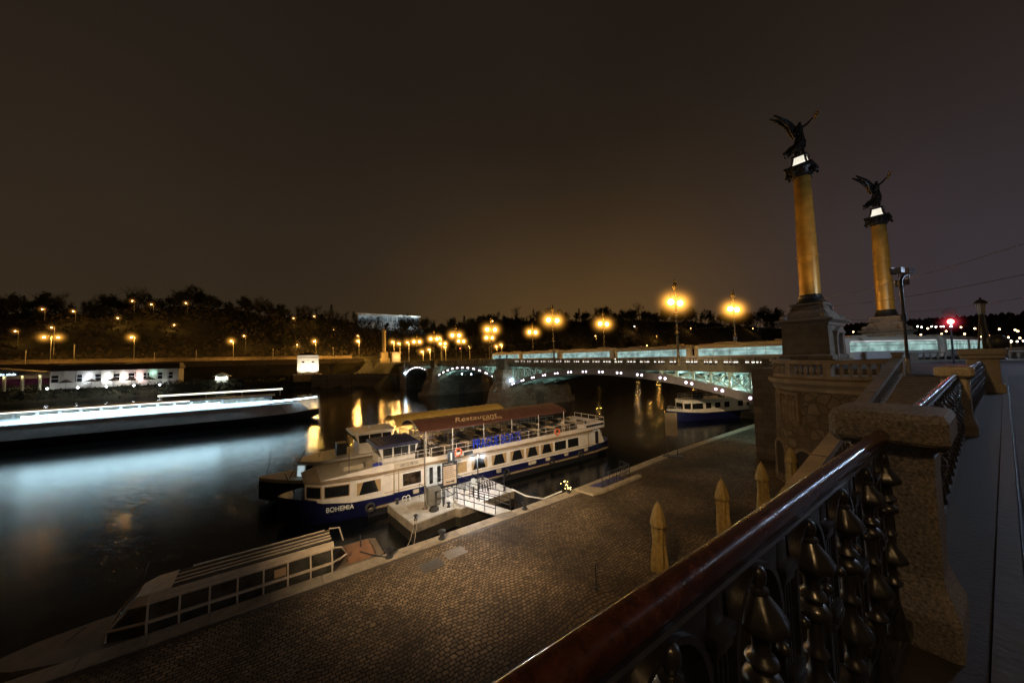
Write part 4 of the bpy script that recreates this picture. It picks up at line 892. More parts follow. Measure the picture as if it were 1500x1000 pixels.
# seats and tables, lifebuoys, fenders, letters
def bench_mb():
    q = MB(); q.box(0,.42,-.75,.75,.42,.46)
    for k in range(3): q.box(-.04,0,-.75,.75,.55+k*.13,.65+k*.13)
    for y in (-.65,.65): q.box(0,.05,y-.02,y+.02,0,.92); q.box(.37,.41,y-.02,y+.02,0,.42)
    return q
bo = bench_mb().build('deck_bench', SEATD, A, loc=(11.0,27.6,3.0))
bo2 = None
def clone(o_, loc, rot=0.):
    c_ = o_.copy(); col.objects.link(c_); c_.location = loc; c_.rotation_euler[2] = rot; c_.parent = o_.parent; return c_
tb = MB().box(-.32,.32,-.7,.7,.72,.76).tube((0,0,0),(0,0,.72),.04,6).box(-.2,.2,-.2,.2,0,.03).build('deck_table', SEATM, A, loc=(11.95,27.6,3.0))
for k in range(9):
    x = 11.0+k*1.95
    for y in (27.6,30.2):
        if not (k==0 and y==27.6): clone(bo,(x,y,3.0)); clone(tb,(x+.95,y,3.0))
        clone(bo,(x+1.75,y,3.0),pi)
def buoy(root, loc, ax='Y'):
    o = MB().torus(loc,.30,.075,ax,20,8).build('lifebuoy', ORANGE, root, True)
    q = MB()
    for a in (45,135,225,315):
        a = radians(a); q.sphere((loc[0]+.3*cos(a),loc[1],loc[2]+.3*sin(a)),.082,8)
    q.build('lifebuoy_band', WHITEP, o, True)
buoy(A,(12.55,26.36,3.32)); buoy(A,(23.6,26.36,3.45))
MB().tube((13.1,26.42,3.08),(13.9,26.42,3.1),.14,10).build('liferaft_canister', FENDER, A, True)
for x in (8.7,16.2,19.8,21.9,24.4,27.3): MB().bbox(x,x+.45+.4*(x==19.8),26.16,26.32,.92,1.2,.02).build('fender_block', CREAM, A)
text('PRAGUE BOATS','lettering_prague_boats',LETB,A,1.2,(13.9,26.34,3.34),(pi/2,0,0),.02,bold=.004,sx=.60)
text('BOHEMIA','lettering_bohemia',LETW,A,.44,(2.85,26.42,1.02),(pi/2,0,radians(-14)),.012,bold=.006,sx=.9)
MB().bbox(7.35,9.75,26.36,26.41,3.0,3.38,.005).build('number_board', CREAM, A); text('EVD 32 100 330','lettering_number',LETK,A,.28,(7.8,26.355,3.08),(pi/2,0,0),.004,sx=.72)
# script on the awning, lying on its near slope
sla = atan2(.50,.75)
for body, size, x, dy in (('Restaurant',.78,12.6,.30),('Bohemia',.48,15.2,.08)):
    y = 26.75+dy; text(body,'lettering_awning',LETC,A,size,(x,y-.02,5.42+.72*dy+.06),(sla,0,0),.01,shear=.35,sx=1.25)
for x in (5.6,10.9,17.2,22.6,26.6): MB().torus((x,26.16,.75),.26,.10,'Y',16,8).build('tyre_fender', FENDER, A, True)
for x in (7.3,7.65,28.0): MB().tube((x,26.31,1.3),(x,26.31,2.8),.03,6).build('drain_pipe', TAN, A)
q = MB(); q.box(6.6,28.4,26.30,26.335,1.42,1.46).box(6.6,28.4,26.30,26.335,2.66,2.70); q.build('trim_strip', TAN, A)
# bits on the fore deck
q = MB(); q.tube((4.4,27.2,2.95),(4.4,27.2,5.0),.025,6); q.tube((1.2,29,1.9),(.6,29,3.4),.03,6); q.build('mast', DARKM, A)
q = MB(); q.bbox(6.0,6.35,26.7,27.3,2.97,3.45,.05).bbox(6.4,6.9,27.3,28,2.97,3.3,.05); q.build('deck_gear', LETB, A)
MB().bbox(4.2,5.6,28.3,29.8,2.97,3.3,.05).build('hatch', CREAM, A)

# ---- second boat lying outside it
B = thing('passenger_boat', 'cream river boat with ochre awning lying behind the burgundy awning boat', 'boat', (0,0,0))
cy = 34.6
sec = [(-1.0,.15,.4,1.9),(0,.9,.1,1.75),(1.5,1.7,-.2,1.55),(4,2.2,-.4,1.4),(24,2.2,-.4,1.35),(27,1.9,0,1.45)]
MB().loft([hull_ring(x,hw,z0,z1,cy) for x,hw,z0,z1 in sec]).build('hull', BLACKH, B, True, angle=50)
MB().loft([[(x,cy-hw-.04,z1-.12),(x,cy-hw-.04,z1+.14),(x,cy+hw+.04,z1+.14),(x,cy+hw+.04,z1-.12)] for x,hw,z0,z1 in sec]).build('gunwale', CREAM, B)
P0 = [(1.5,33.9),(2.6,33.0),(4.5,32.6),(25,32.6),(25,36.6),(4.5,36.6),(2.6,36.2),(1.5,35.3)]
MB().loft([[(x,y,1.5) for x,y in P0],[(x+.15 if x<3 else x,y,2.72) for x,y in P0]]).build('cabin_wall', CREAM, B)
MB().loft([[(x,y,2.721) for x,y in P0],[(x,y,2.84) for x,y in P0],[(x+.3 if x<3 else x,y,2.9) for x,y in P0]]).build('cabin_roof', WHITEP, B)
for k in range(2): MB().add([(1.5+.55*k+.05,33.9-.45*k-.05,1.75),(2.0+.55*k,33.45-.45*k-.05,1.75),(2.06+.55*k,33.45-.45*k-.03,2.6),(1.6+.55*k,33.9-.45*k-.03,2.6)],[(0,1,2,3)]).build('window', E('lit_front_window',(.75,.95,1.),.5) if k==0 else GLASS, B)
q = MB(); q.loft([[(x,y,2.9) for x,y in ((6.2,33.2),(9,33.2),(9,36),(6.2,36))],[(x,y,3.75) for x,y in ((6.2,33.2),(9,33.2),(9,36),(6.2,36))],[(x,y,4.62) for x,y in ((5.8,33.1),(9.1,33.1),(9.1,36.1),(5.8,36.1))]]); wh = q.build('wheelhouse', WHITEP, B)
for xa, xb in ((6.2,7.0),(7.15,8.1),(8.25,8.95)): MB().add([(xa,33.16,3.8),(xb,33.16,3.8),(xb,33.08,4.5),(xa-.1,33.08,4.5)],[(0,1,2,3)]).build('wheelhouse_window', GLASS, wh)
MB().add([(6.15,33.4,3.8),(6.15,35.8,3.8),(5.82,35.8,4.5),(5.82,33.4,4.5)],[(0,1,2,3)]).build('wheelhouse_window', GLASS, wh)
q = MB(); q.bbox(5.6,9.3,32.95,36.3,4.62,4.78,.05); q.sphere((7.3,34.4,4.95),.14,8); q.tube((6.6,34.6,4.78),(6.6,34.6,5.3),.03,5); q.build('wheelhouse_roof', WHITEP, B)
awning(B, 9.3, 21.6, 32.6, 36.8, 5.05, 5.75, OCHRE)
q = MB()
for x in (9.5,12.5,15.5,18.5,21.3):
    for y in (32.65,36.7): q.tube((x,y,2.9),(x,y,5.0),.03,6)
q.build('awning_post', WHITEP, B)
q = MB(); rail(q,[(9.4,32.66,2.9),(24.8,32.66,2.9)],1.0,3,.018,1.2); rail(q,[(9.4,36.6,2.9),(24.8,36.6,2.9)],1.0,3,.018,1.2); q.build('deck_railing', WHITEP, B)
text('PRAGUE BOATS','lettering_prague_boats',LETB,B,.8,(12.4,32.6,3.05),(pi/2,0,0),.02,bold=.015,sx=.66)
MB().tube((1.0,33.4,1.8),(2.1,33.0,4.0),.04,6).build('boom', DARKM, B); MB().tube((3.2,34.6,2.9),(3.2,34.6,5.2),.02,5).build('mast', DARKM, B); MB().tube((-.6,34.6,1.9),(-.2,34.6,3.6),.025,5).build('flagstaff', DARKM, B); MB().bbox(4.5,5.3,33.8,34.9,2.9,3.9,.05).build('deck_locker', DARKM, B)
bb_ = bench_mb().build('deck_bench', SEATM, B, loc=(10.2,33.6,2.92))
for k in range(10):
    for y in (33.6,35.6):
        if k or y > 34: clone(bb_,(10.2+k*1.45,y,2.92))

# ---- glass roofed tour boat alongside the quay
G = thing('tour_boat', 'low glass roofed sightseeing boat lying dark against the quay in the lower left', 'boat', (-1.05,19.66,0), 0)
G.scale = (.95,1,1)
GB = M('tour_boat_cream', (.52,.42,.30), .45, var=.2, vscale=3); GH = M('tour_boat_hull', (.17,.13,.09), .55, var=.3, vscale=2)
sec = [(-7.2,.1,.3,1.27),(-6.2,.75,.1,1.21),(-4.8,1.15,-.1,1.16),(-3,1.26,-.2,1.14),(4.2,1.26,-.2,1.14),(5.6,1.15,0,1.17),(6.0,.9,.2,1.2)]
MB().loft([hull_ring(x,hw,z0,z1,0) for x,hw,z0,z1 in sec]).build('hull', GH, G, True, angle=50)
def gsec(x, k=1.): return [(x,-1.15*k,.99),(x,-1.13*k,1.62),(x,-.98*k,2.18),(x,-.62*k,2.36),(x,.62*k,2.36),(x,.98*k,2.18),(x,1.13*k,1.62),(x,1.15*k,.99)]
MB().loft([[(-4.1,-.7,1.0),(-4.05,-.68,1.5),(-3.5,-.7,2.1),(-3.3,-.5,2.28),(-3.3,.5,2.28),(-3.5,.7,2.1),(-4.05,.68,1.5),(-4.1,.7,1.0)],[(p[0],p[1],p[2]) for p in gsec(-2.9)],gsec(3.5)]).build('glass_cabin', M('tour_boat_glass', (.05,.046,.036), .12, var=.6, vscale=1.6, spec=.8), G)
q = MB()
for x in [-2.9+k*.914 for k in range(8)]:
    for s_ in (-1,1): q.path([(x,s_*1.16,1.0),(x,s_*1.145,1.62),(x,s_*1.0,2.19)],.045,4)
for s_ in (-1,1): q.box(-2.95,3.55,s_*1.15-.045,s_*1.15+.045,1.58,1.67); q.path([(-2.9,s_*1.15,1.62),(-4.08,s_*.69,1.5)],.05,5); q.path([(-2.9,s_*1.0,2.19),(-3.5,s_*.7,2.11)],.05,5); q.path([(-4.1,s_*.7,1.0),(-4.07,s_*.69,1.5),(-3.5,s_*.7,2.1)],.04,5)
q.path([(-4.07,-.69,1.5),(-4.07,.69,1.5)],.05,5); q.build('window_frame', GB, G)
q = MB()
for s_ in (-1,1): q.loft([[(x,s_*1.03,2.17),(x,s_*.72,2.36),(x,s_*.70,2.40),(x,s_*1.04,2.23)] for x in (-2.5,3.6)])
for y in (.0,.36,-.30): q.box(-2.4,3.55,y-.035,y+.035,2.37,2.42)
q.loft([[(-3.62,-.72,2.1),(-3.35,-.5,2.33),(-3.35,.5,2.33),(-3.62,.72,2.1)],[(-2.95,-1.03,2.17),(-2.95,-.68,2.41),(-2.95,.68,2.41),(-2.95,1.03,2.17)],[(-2.3,-1.04,2.19),(-2.3,-.7,2.43),(-2.3,.7,2.43),(-2.3,1.04,2.19)]],closed=False,cap=False)
q.build('roof_frame', GB, G)
q = MB(); q.path([(-2.3,-.92,2.33),(1.6,-.92,2.33)],.02,5)
for x in (-1.6,-.5,.6,1.6): q.tube((x,-.92,2.27),(x,-.92,2.34),.015,5)
q.path([(-1.9,.98,2.3),(3.4,.98,2.3)],.05,6); q.build('grab_rail', GB, G)
q = MB(); q.path([(3.6,-.95,2.2),(3.95,-.9,2.1),(4.25,-.55,1.55),(3.8,-1.05,1.6)],.035,6); q.path([(3.6,.95,2.35),(4.1,.9,2.3),(4.3,.85,1.6)],.035,6); q.path([(3.55,-1.1,1.6),(4.25,-.55,1.55)],.035,6); q.build('stern_frame', GB, G)
MB().loft([[(x,-hw-.05,z1-.08),(x,-hw-.05,z1+.05),(x,-hw+.06,z1+.05),(x,-hw+.06,z1-.08)] for x,hw,z0,z1 in sec]).build('gunwale', GH, G)
q = MB(); q.tube((-5.6,.1,1.05),(-4.9,.4,1.4),.02,5); q.tube((5.1,.2,1.0),(5.05,.2,1.9),.03,6); q.tube((-3.6,1.0,1.9),(-3.4,1.2,2.8),.02,5); q.build('deck_gear', DARKM, G)
MB().bbox(4.3,5.6,-.8,.8,1.1,1.3,.03).build('stern_hatch', M('stern_hatch_wood', (.25,.13,.07), .5), G)
MB().add([(1.15,-1.165,1.75),(1.6,-1.165,1.75),(1.6,-1.08,2.05),(1.15,-1.08,2.05)],[(0,1,2,3)]).build('notice', LETC, G)

# ---- long lit cruise boat on the river
Cb = thing('cruise_boat', 'long pale cruise boat with glowing light strips passing on the far side of the river', 'boat', (0,0,0))
cy = 82.8
sec = [(-46,1.6,.2,1.5),(-44,2.6,-.2,1.45),(-38,2.9,-.4,1.4),(-4,2.9,-.4,1.4),(2,2.3,-.3,1.5),(6,1.2,0,1.7),(7.6,.3,.6,1.85)]
MB().loft([hull_ring(x,hw,z0,z1,cy) for x,hw,z0,z1 in sec]).build('hull', BLACKH, Cb, True, angle=50)
CBW = M('pale_boat_side', (.42,.41,.42), .5, var=.3, vscale=.5)
MB().loft([[(x,y,1.42+.1*(x>0)) for x,y in ((-44,80.2),(-38,79.9),(-4,79.9),(2,80.5),(6,81.9),(6,83.7),(2,85.1),(-4,85.7),(-38,85.7),(-44,85.4))],[(x,y,3.45) for x,y in ((-44,80.3),(-38,80.0),(-4,80.0),(1,80.6),(4,81.9),(4,83.7),(1,85),(-4,85.6),(-38,85.6),(-44,85.3))]]).build('lower_cabin', CBW, Cb)
MB().box(-43,-.5,80.1,85.5,3.5,5.15).build('upper_cabin', CBW, Cb)
for k in range(20): MB().box(-42.4+k*2.05,-40.7+k*2.05,80.07,80.13,4.42,5.05).build('window', E('lit_boat_window',(.72,.95,.93),.42,'AUTO',.5,1.) if k==0 else bpy.data.materials['lit_boat_window'], Cb)
MB().box(-43.5,0,79.8,85.8,5.15,5.26).build('roof', CBW, Cb); MB().loft([[(x,79.75,3.46),(x,85.8,3.46),(x,85.8,3.56),(x,79.75,3.56)] for x in (-44,3)]).build('deck_edge', CBW, Cb)
STR = E('white_light_strip', (.55,.86,1.), 12.5, 'AUTO'); STR2 = E('warm_light_strip', (1.,.96,.80), 2.2, 'AUTO')
MB().box(-45,-12,79.62,79.72,5.20,5.36).build('light_strip', STR2, Cb)
MB().box(-29.5,-8,79.62,79.72,4.36,4.66).build('light_strip', STR, Cb); MB().loft([[(-46,79.62,3.72),(-46,79.72,3.72),(-46,79.72,3.95),(-46,79.62,3.95)],[(-3,79.62,3.86),(-3,79.72,3.86),(-3,79.72,4.22),(-3,79.62,4.22)],[(4,80.9,4.02),(4,81.0,4.02),(4,81.0,4.24),(4,80.9,4.24)],[(7.2,82.5,4.15),(7.2,82.6,4.15),(7.2,82.6,4.28),(7.2,82.5,4.28)]]).build('light_strip', STR, Cb)
MB().loft([[(x,y,z) for y,z in ((80.4,6.25),(80.5,6.25),(80.5,6.5),(80.4,6.5))] for x in (-16,1.2)]).build('light_strip', STR2, Cb)
for x in (-15.5,-10,-5,.8): MB().tube((x,80.45,5.2),(x,80.45,6.3),.05,6).build('strip_post', WHITEP, Cb)
for x in (3.6,7.2): MB().tube((x,80.96+(x-3.6)*.44,2.6),(x,80.96+(x-3.6)*.44,4.2),.05,6).build('strip_post', WHITEP, Cb)

# ---- small white boat beyond the near arch, with its landing stage
D = thing('passenger_boat', 'small white boat with dark blue hull moored under the near arch of the bridge', 'boat', (54.6,32.6,0), radians(-20))
sec = [(-.6,.15,.5,1.75),(.6,.9,.1,1.65),(2.2,1.7,-.3,1.5),(5,2.1,-.3,1.35),(22,2.1,-.3,1.3),(24,1.8,0,1.4)]
MB().loft([hull_ring(x,hw,z0,z1,0) for x,hw,z0,z1 in sec]).build('hull', BLUEP, D, True, angle=50)
MB().loft([[(x,-hw-.05,z1-.05),(x,-hw-.05,z1+.1),(x,hw+.05,z1+.1),(x,hw+.05,z1-.05)] for x,hw,z0,z1 in sec]).build('gunwale', WHITEP, D)
Q0 = [(1.9,-.9),(2.9,-1.6),(5,-1.95),(21,-1.95),(21,1.95),(5,1.95),(2.9,1.6),(1.9,.9)]
MB().loft([[(x,y,1.35) for x,y in Q0],[(x,y,3.15) for x,y in Q0],[(x,y,3.3) for x,y in Q0]]).build('cabin_wall', WHITEP, D)
MB().loft([[(x-.15 if x<4 else x,y*1.04,3.301) for x,y in Q0],[(x,y*1.02,3.45) for x,y in Q0]]).build('cabin_roof', WHITEP, D)
for (xa,ya),(xb,yb) in (((1.9,.9),(1.9,-.9)),((1.9,-.9),(2.9,-1.6)),((2.9,-1.6),(5,-1.95))):
    d = Vector((xb-xa,yb-ya,0)); L_ = d.length; d.normalize(); n_ = Vector((-d.y,d.x,0))*-1
    if n_.y > .01 : n_ = -n_
    if abs(n_.y) <= .01: n_ = Vector((-1,0,0))
    MB().add([(xa+d.x*u+n_.x*.02,ya+d.y*u+n_.y*.02,z) for u,z in ((.12,1.9),(L_-.12,1.9),(L_-.12,2.85),(.12,2.85))],[(0,1,2,3)]).build('window', GLASS, D)
for k in range(8): side_window(D,5.4+k*1.9 + (1.0 if k>2 else 0),6.5+k*1.9+(1.0 if k>2 else 0),1.95,2.85,-1.95,'g')
q = MB(); rail(q,[(3,-1.7,3.45),(20,-1.8,3.45)],.8,2,.025,1.5); rail(q,[(3,1.7,3.45),(20,1.8,3.45)],.8,2,.025,1.5); rail(q,[(3,-1.7,3.45),(3,1.7,3.45)],.8,2,.025); rail(q,[(-.4,0,1.7),(1.2,-1.1,1.6)],.7,2); q.build('deck_railing', WHITEP, D)
q = MB(); q.bbox(5.2,6.3,-.6,.6,3.45,4.5,.05).bbox(9.5,10.2,-1.2,-.4,3.45,4.1,.05); q.tube((8,0,3.4),(8,0,5.4),.03,5); q.tube((.2,0,1.7),(.2,0,3.6),.02,5); q.build('deck_gear', DARKM, D)
LS = thing('landing_stage', 'grey landing stage with parapets floating beside the small white boat', 'landing stage', (64.8,22.6,0), radians(-12))
MB().bbox(0,15,0,5,-.3,1.0,.05).build('pontoon', M('landing_stage_steel', (.13,.115,.09), .6, var=.3), LS)
q = MB(); q.box(2,13,.3,.4,1.0,2.7).box(2,2.1,.3,4.6,1.0,2.7).box(12.9,13,.3,4.6,1.0,2.7); q.build('screen', M('screen_boards', (.22,.19,.14), .7, var=.3), LS)
q = MB(); rail(q,[(2,.35,2.7),(13,.35,2.7)],.35,1,.025,1.4); q.build('railing', DARKM, LS); MB().bbox(9,10.5,2,4,1.0,3.1,.05).build('kiosk', M('kiosk_grey', (.3,.28,.24), .6), LS)
GWY = thing('gangway', 'narrow footbridge from the quay to the landing stage below the bridge', 'gangway', (70.5,19.6,0))
q = MB(); q.loft([[(-.6,.0,1.32),(.6,.0,1.32),(.6,.0,1.42),(-.6,.0,1.42)],[(-.6,3.4,1.02),(.6,3.4,1.02),(.6,3.4,1.12),(-.6,3.4,1.12)]]); q.build('deck', DARKM, GWY)
q = MB()
for x in (-.6,.6): rail(q,[(x,0,1.42),(x,3.4,1.12)],1.0,2,.03)
q.build('railing', DARKM, GWY)

# ================================================================== PONTOON AND QUAY FURNITURE
PT = thing('pontoon', 'pale steel landing pontoon between the big boat and the quay', 'pontoon', (0,0,0))
PTM = M('pontoon_deck', (.40,.39,.36), .6, var=.25, vscale=2, bump=.15, bscale=30)
poly = [(6.45,24.9),(6.9,20.85),(9.9,21.35),(10.15,21.05),(14.7,21.4),(14.4,25.35)]
MB().prism(poly, .62, 1.12).build('float', M('pontoon_side', (.17,.145,.11), .7, var=.45, vscale=2), PT); MB().prism([(10.5+(x-10.5)*.992,23.2+(y-23.2)*.985) for x,y in poly], -.3, .62).build('lower_float_side', M('lower_pontoon_side', (.02,.018,.015), .35, var=.4, vscale=3), PT)  # lower half of the float in a darker, smoother finish
MB().prism([(x,y) for x,y in poly],1.121,1.19).build('deck_plate', PTM, PT)
hp = M('hatch_plate', (.34,.3,.26), .6); MB().bbox(7.35,8.5,22.6,23.5,1.19,1.26,.02).build('hatch', hp, PT); MB().bbox(11.2,12.2,22.8,23.6,1.19,1.25,.02).build('hatch', hp, PT)
for x, y in ((7.0,24.5),(9.6,21.75),(7.2,21.3),(14.1,21.8),(14.0,24.9)): MB().lathe([(.12,1.19),(.12,1.25),(.07,1.28),(.07,1.42),(.13,1.45),(.13,1.5),(.02,1.52)],(x,y,0),10).build('bollard', DARKM, PT, True)
q = MB()
for x in (7.35,7.6): q.path([(x,24.4,1.19),(x,24.4,1.55),(x+.12,24.4,1.62),(x+.24,24.4,1.55),(x+.24,24.4,1.19)],.035,6)
q.path([(9.85,21.5,1.19),(9.85,21.5,1.6),(9.97,21.5,1.68),(10.1,21.5,1.6),(10.1,21.5,1.19)],.035,6); q.build('cleat_hoop', M('pale_pipe', (.5,.48,.44), .5), PT)
q = MB(); rail(q,[(10.2,22.3,1.19),(10.2,25.0,1.19)],1.0,2,.022,.9); rail(q,[(8.9,22.3,1.19),(10.2,22.3,1.19)],1.0,2,.022,.65); rail(q,[(9.0,22.4,1.19),(8.6,24.6,1.19)],.95,2,.02,1.1); rail(q,[(11.4,25.0,1.19),(12.0,21.9,1.19)],1.0,2,.022,.8); rail(q,[(12.9,22.3,1.19),(14.4,22.3,1.19)],.9,2,.022,.8); rail(q,[(12.9,22.3,1.19),(12.7,24.2,1.19)],.9,2,.022,.8)
q.build('railing', DARKM, PT)
gw = thing('gangway', 'railed gangway leading from the cobbled quay onto the pontoon', 'gangway', (10.55,21.6,1.2), 0)
q = MB(); q.loft([[(-.45,.35,.03),(.75,.35,.03),(.75,.35,.09),(-.45,.35,.09)],[(.65,-3.2,.16),(1.75,-3.3,.16),(1.75,-3.3,.22),(.65,-3.2,.22)]]); q.build('walkway', PTM, gw)
MB().loft([[(.66,-3.2,.15),(1.74,-3.3,.15),(1.74,-3.3,.19),(.66,-3.2,.19)],[(.82,-3.75,.135),(1.85,-3.85,.135),(1.85,-3.85,.15),(.82,-3.75,.15)]]).build('ramp_flap', M('ramp_plate', (.2,.18,.15), .6), gw)
q = MB(); rail(q,[(-.42,.3,.09),(.68,-3.15,.22)],1.05,3,.025,1.0); rail(q,[(.72,.3,.09),(1.72,-3.25,.22)],1.05,3,.025,1.0); q.build('handrails', DARKM, gw)
# tall black pole with box, sign board, twin lamp
t = thing('pole', 'tall thin grey pole on the pontoon beside the equipment box', 'pole', (8.25,22.5,1.19)); MB().tube((0,0,0),(0,0,4.7),.05,8).lathe([(.18,0),(.18,.04),(.07,.1),(.06,.3)],n=10).build('shaft', M('weathered_pole', (.13,.11,.09), .5), t, True)
t = thing('equipment_box', 'grey louvred equipment box with ropes at the foot of the pole', 'box', (8.95,22.75,1.19)); q = MB(); q.bbox(-.42,.42,-.3,.3,.08,1.15,.03)
for k in range(7): q.box(-.4,.4,-.315,-.295,.2+k*.12,.26+k*.12)
q.build('case', M('grey_box', (.16,.16,.15), .5, var=.25), t); MB().box(-.35,.35,-.25,.25,0,.085).build('foot', DARKM, t)
t = thing('rope_coil', 'dark coil of mooring rope on the pontoon edge', 'rope', (8.6,21.85,1.19)); q = MB()
for k in range(4): q.torus((0,0,.05+k*.06),.28-.03*k,.045,'Z',18,6)
q.build('coil', FENDER, t, True)
sg = thing('sign_board', 'black framed notice board with arrow standing on the pontoon', 'sign', (9.85,22.05,1.19), radians(-3))
q = MB()
for x in (-.5,.5): q.box(x-.03,x+.03,-.03,.03,0,2.85)
q.box(-.5,.5,-.03,.03,2.6,2.85).box(-.5,.5,-.03,.03,1.2,1.36); q.build('frame', DARKM, sg)
pn = MB().box(-.47,.47,-.022,.022,1.36,2.6).build('panel', M('cream_sign_panel', (.50,.42,.34), .6, var=.1), sg)
MB().box(-.30,.20,-.032,-.024,1.50,1.57).add([(.18,-.03,1.44),(.36,-.03,1.535),(.18,-.03,1.63)],[(0,1,2)]).build('arrow', LETK, pn)
q = MB()
for k in range(6):
    z = 2.47-k*.13; x = -.38
    while x < .2+.12*(k%3): ln = .06+.08*random.random(); q.box(x,x+ln,-.031,-.023,z,z+.045); x += ln+.035
q.build('text_line', M('faded_lettering', (.22,.16,.12), .6), pn); text('PRAGUE BOATS','lettering_header',LETW,pn,.13,(-.43,-.034,2.67),(pi/2,0,0),.002,sx=.75)
t = thing('small_sign', 'small black hanging sign on a post by the boat door', 'sign', (11.3,25.0,1.19)); MB().box(-.03,.03,-.03,.03,0,2.5).build('post', DARKM, t); p_ = MB().box(-.3,.3,-.04,-.01,1.9,2.75).build('board', DARKM, t); MB().box(-.06,.06,-.05,-.041,2.05,2.6).build('mark', LETW, p_)
t = thing('twin_lamp', 'twin headed lamp glaring white on the pontoon', 'street lamp', (11.85,21.75,1.19))
MB().tube((0,0,0),(0,0,3.1),.045,8).lathe([(.15,0),(.15,.05),(.06,.1)],n=10).path([(-.42,0,2.95),(0,0,3.05),(.42,0,2.95)],.025,6).build('post', DARKM, t, True)
for s_ in (-1,1):
    p = (s_*.42,0,2.86); g = MB().sphere((0,0,0),.11,12).build('lamp_globe', LAMPW, t, True, loc=p); MB().sphere((0,0,0),.62,14).build('glow_halo', HALO_W, g, True)
    MB().lathe([(.13,2.95),(.13,2.99),(.02,3.03)],(s_*.42,0,0),10).build('lamp_hood', DARKM, t)
    light('twin_lamp_light','POINT',(p[0],p[1],p[2]),(1.,.96,.92),1300,.13,t)
t = thing('ticket_box', 'small lit white cabinet on the pontoon railing', 'cabinet', (11.75,22.25,1.19)); MB().bbox(-.12,.12,-.12,.12,.75,1.25,.02).build('case', E('lit_cabinet',(1.,.92,.75),.7), t); MB().box(-.04,.04,-.04,.04,0,.76).build('stand', DARKM, t)
t = thing('bicycle_rack', 'tangle of low metal racks on the pontoon right of the twin lamp', 'rack', (13.2,22.9,1.19)); q = MB()
for k in range(5): q.path([(k*.22-.5,-.3,0),(k*.22-.5,-.3,.5),(k*.22-.45,.3,.55),(k*.22-.45,.3,0)],.025,6)
q.build('rack', DARKM, t)
# ropes and chain
q = MB(); q.path([(14.6,21.6,1.25),(15.2,20.6,.9),(16.0,19.6,.82),(17.0,18.7,1.38)],.05,7); tag(q.build('mooring_hose', M('pale_hose', (.5,.48,.44), .6), None, True), 'pale sagging hose between the pontoon and the quay edge', 'hose')
for i,(p0,p1) in enumerate((((7.15,21.2,1.3),(5.4,17.9,1.35)),((7.25,21.2,1.3),(5.9,18.0,1.35)))):
    a, b = Vector(p0), Vector(p1); tag(MB().path([a.lerp(b,k/8)-Vector((0,0,.35*sin(pi*k/8))) for k in range(9)],.02,5).build('mooring_rope', M('hemp_rope', (.26,.2,.13), .8), None, True), ('left' if i==0 else 'right')+' of two mooring ropes from the pontoon corner to the quay', 'rope')
tag(MB().path([(3.6,19.2,1.4),(4.0,18.5,1.42),(4.6,17.8,1.4)],.03,6).build('mooring_rope', FENDER, None, True), 'dark rope at the stern of the glass roofed tour boat', 'rope')
def bollard(x, y, lab):
    t = thing('mooring_bollard', lab, 'bollard', (x,y,ZQ+.03), 0, 'mooring bollards on the quay edge'); MB().lathe([(.2,0),(.2,.05),(.12,.1),(.11,.28),(.2,.34),(.2,.42),(.05,.46)],n=14).build('post', DARKM, t, True); return t
bollard(7.5,17.95,'dark mooring bollard on the quay edge near the pontoon corner'); bollard(4.7,17.9,'dark mooring bollard by the stern of the tour boat'); bollard(13.2,18.1,'dark mooring bollard to the right of the gangway')
# metal covers in the cobbles
for x, y, lab in ((6.15,16.0,'dark square metal cover in the cobbles, the left one'),(7.5,16.3,'lighter rectangular metal cover in the cobbles, the right one')):
    t = tag(MB().rbox((x,y,ZQ+.006),(1.05,.8,.012),.05).build('access_cover', M('access_cover_plate', (.10,.09,.075) if x<7 else (.2,.17,.13), .55, .3, var=.3, vscale=6, bump=.3)), lab, 'metal cover')
# thin post on the cobbles
t = thing('thin_post', 'thin dark post standing alone on the cobbles', 'post', (11.05,10.25,ZQ)); MB().tube((0,0,0),(0,0,1.0),.03,8).lathe([(.12,0),(.12,.03),(.04,.06)],n=10).build('rod', DARKM, t)
# landing steps with kerb slab and railing
t = thing('stair_railing', 'dark iron railing with crossed bars around the landing steps in the quay', 'railing', (0,0,ZQ))
rr_ = MB(); rail(rr_,[(19.7,17.3,.05),(23.2,17.55,.05)],1.0,2,.028,.9); rail(rr_,[(23.2,17.55,.05),(23.4,18.6,.05)],1.0,2,.028,.5)
for k in range(4): a = 19.7+k*.875; rr_.tube((a,17.3+k*.062,.05),(a+.875,17.36+k*.062,1.05),.018,5); rr_.tube((a,17.3+k*.062,1.05),(a+.875,17.36+k*.062,.05),.018,5)
rr_.build('bars', DARKM, t)
tag(MB().prism([(18.2,16.85),(19.1,16.75),(24,17.0),(24,17.4),(19.6,17.15),(18.9,18.2),(17.9,18.3)],ZQ+.004,ZQ+.17).build('stone_kerb', M('kerb_stone', (.3,.25,.17), .7, var=.35, vscale=3, bump=.3)), 'raised pale kerb stone around the landing steps', 'kerb')
tag(MB().prism([(19.65,17.5),(22.9,17.65),(22.9,18.35),(19.2,18.3)],ZQ+.006,ZQ+.04).build('blue_mat', M('blue_tarpaulin', (.03,.035,.14), .6, var=.4)), 'dark blue cover lying inside the railed landing steps', 'tarpaulin')
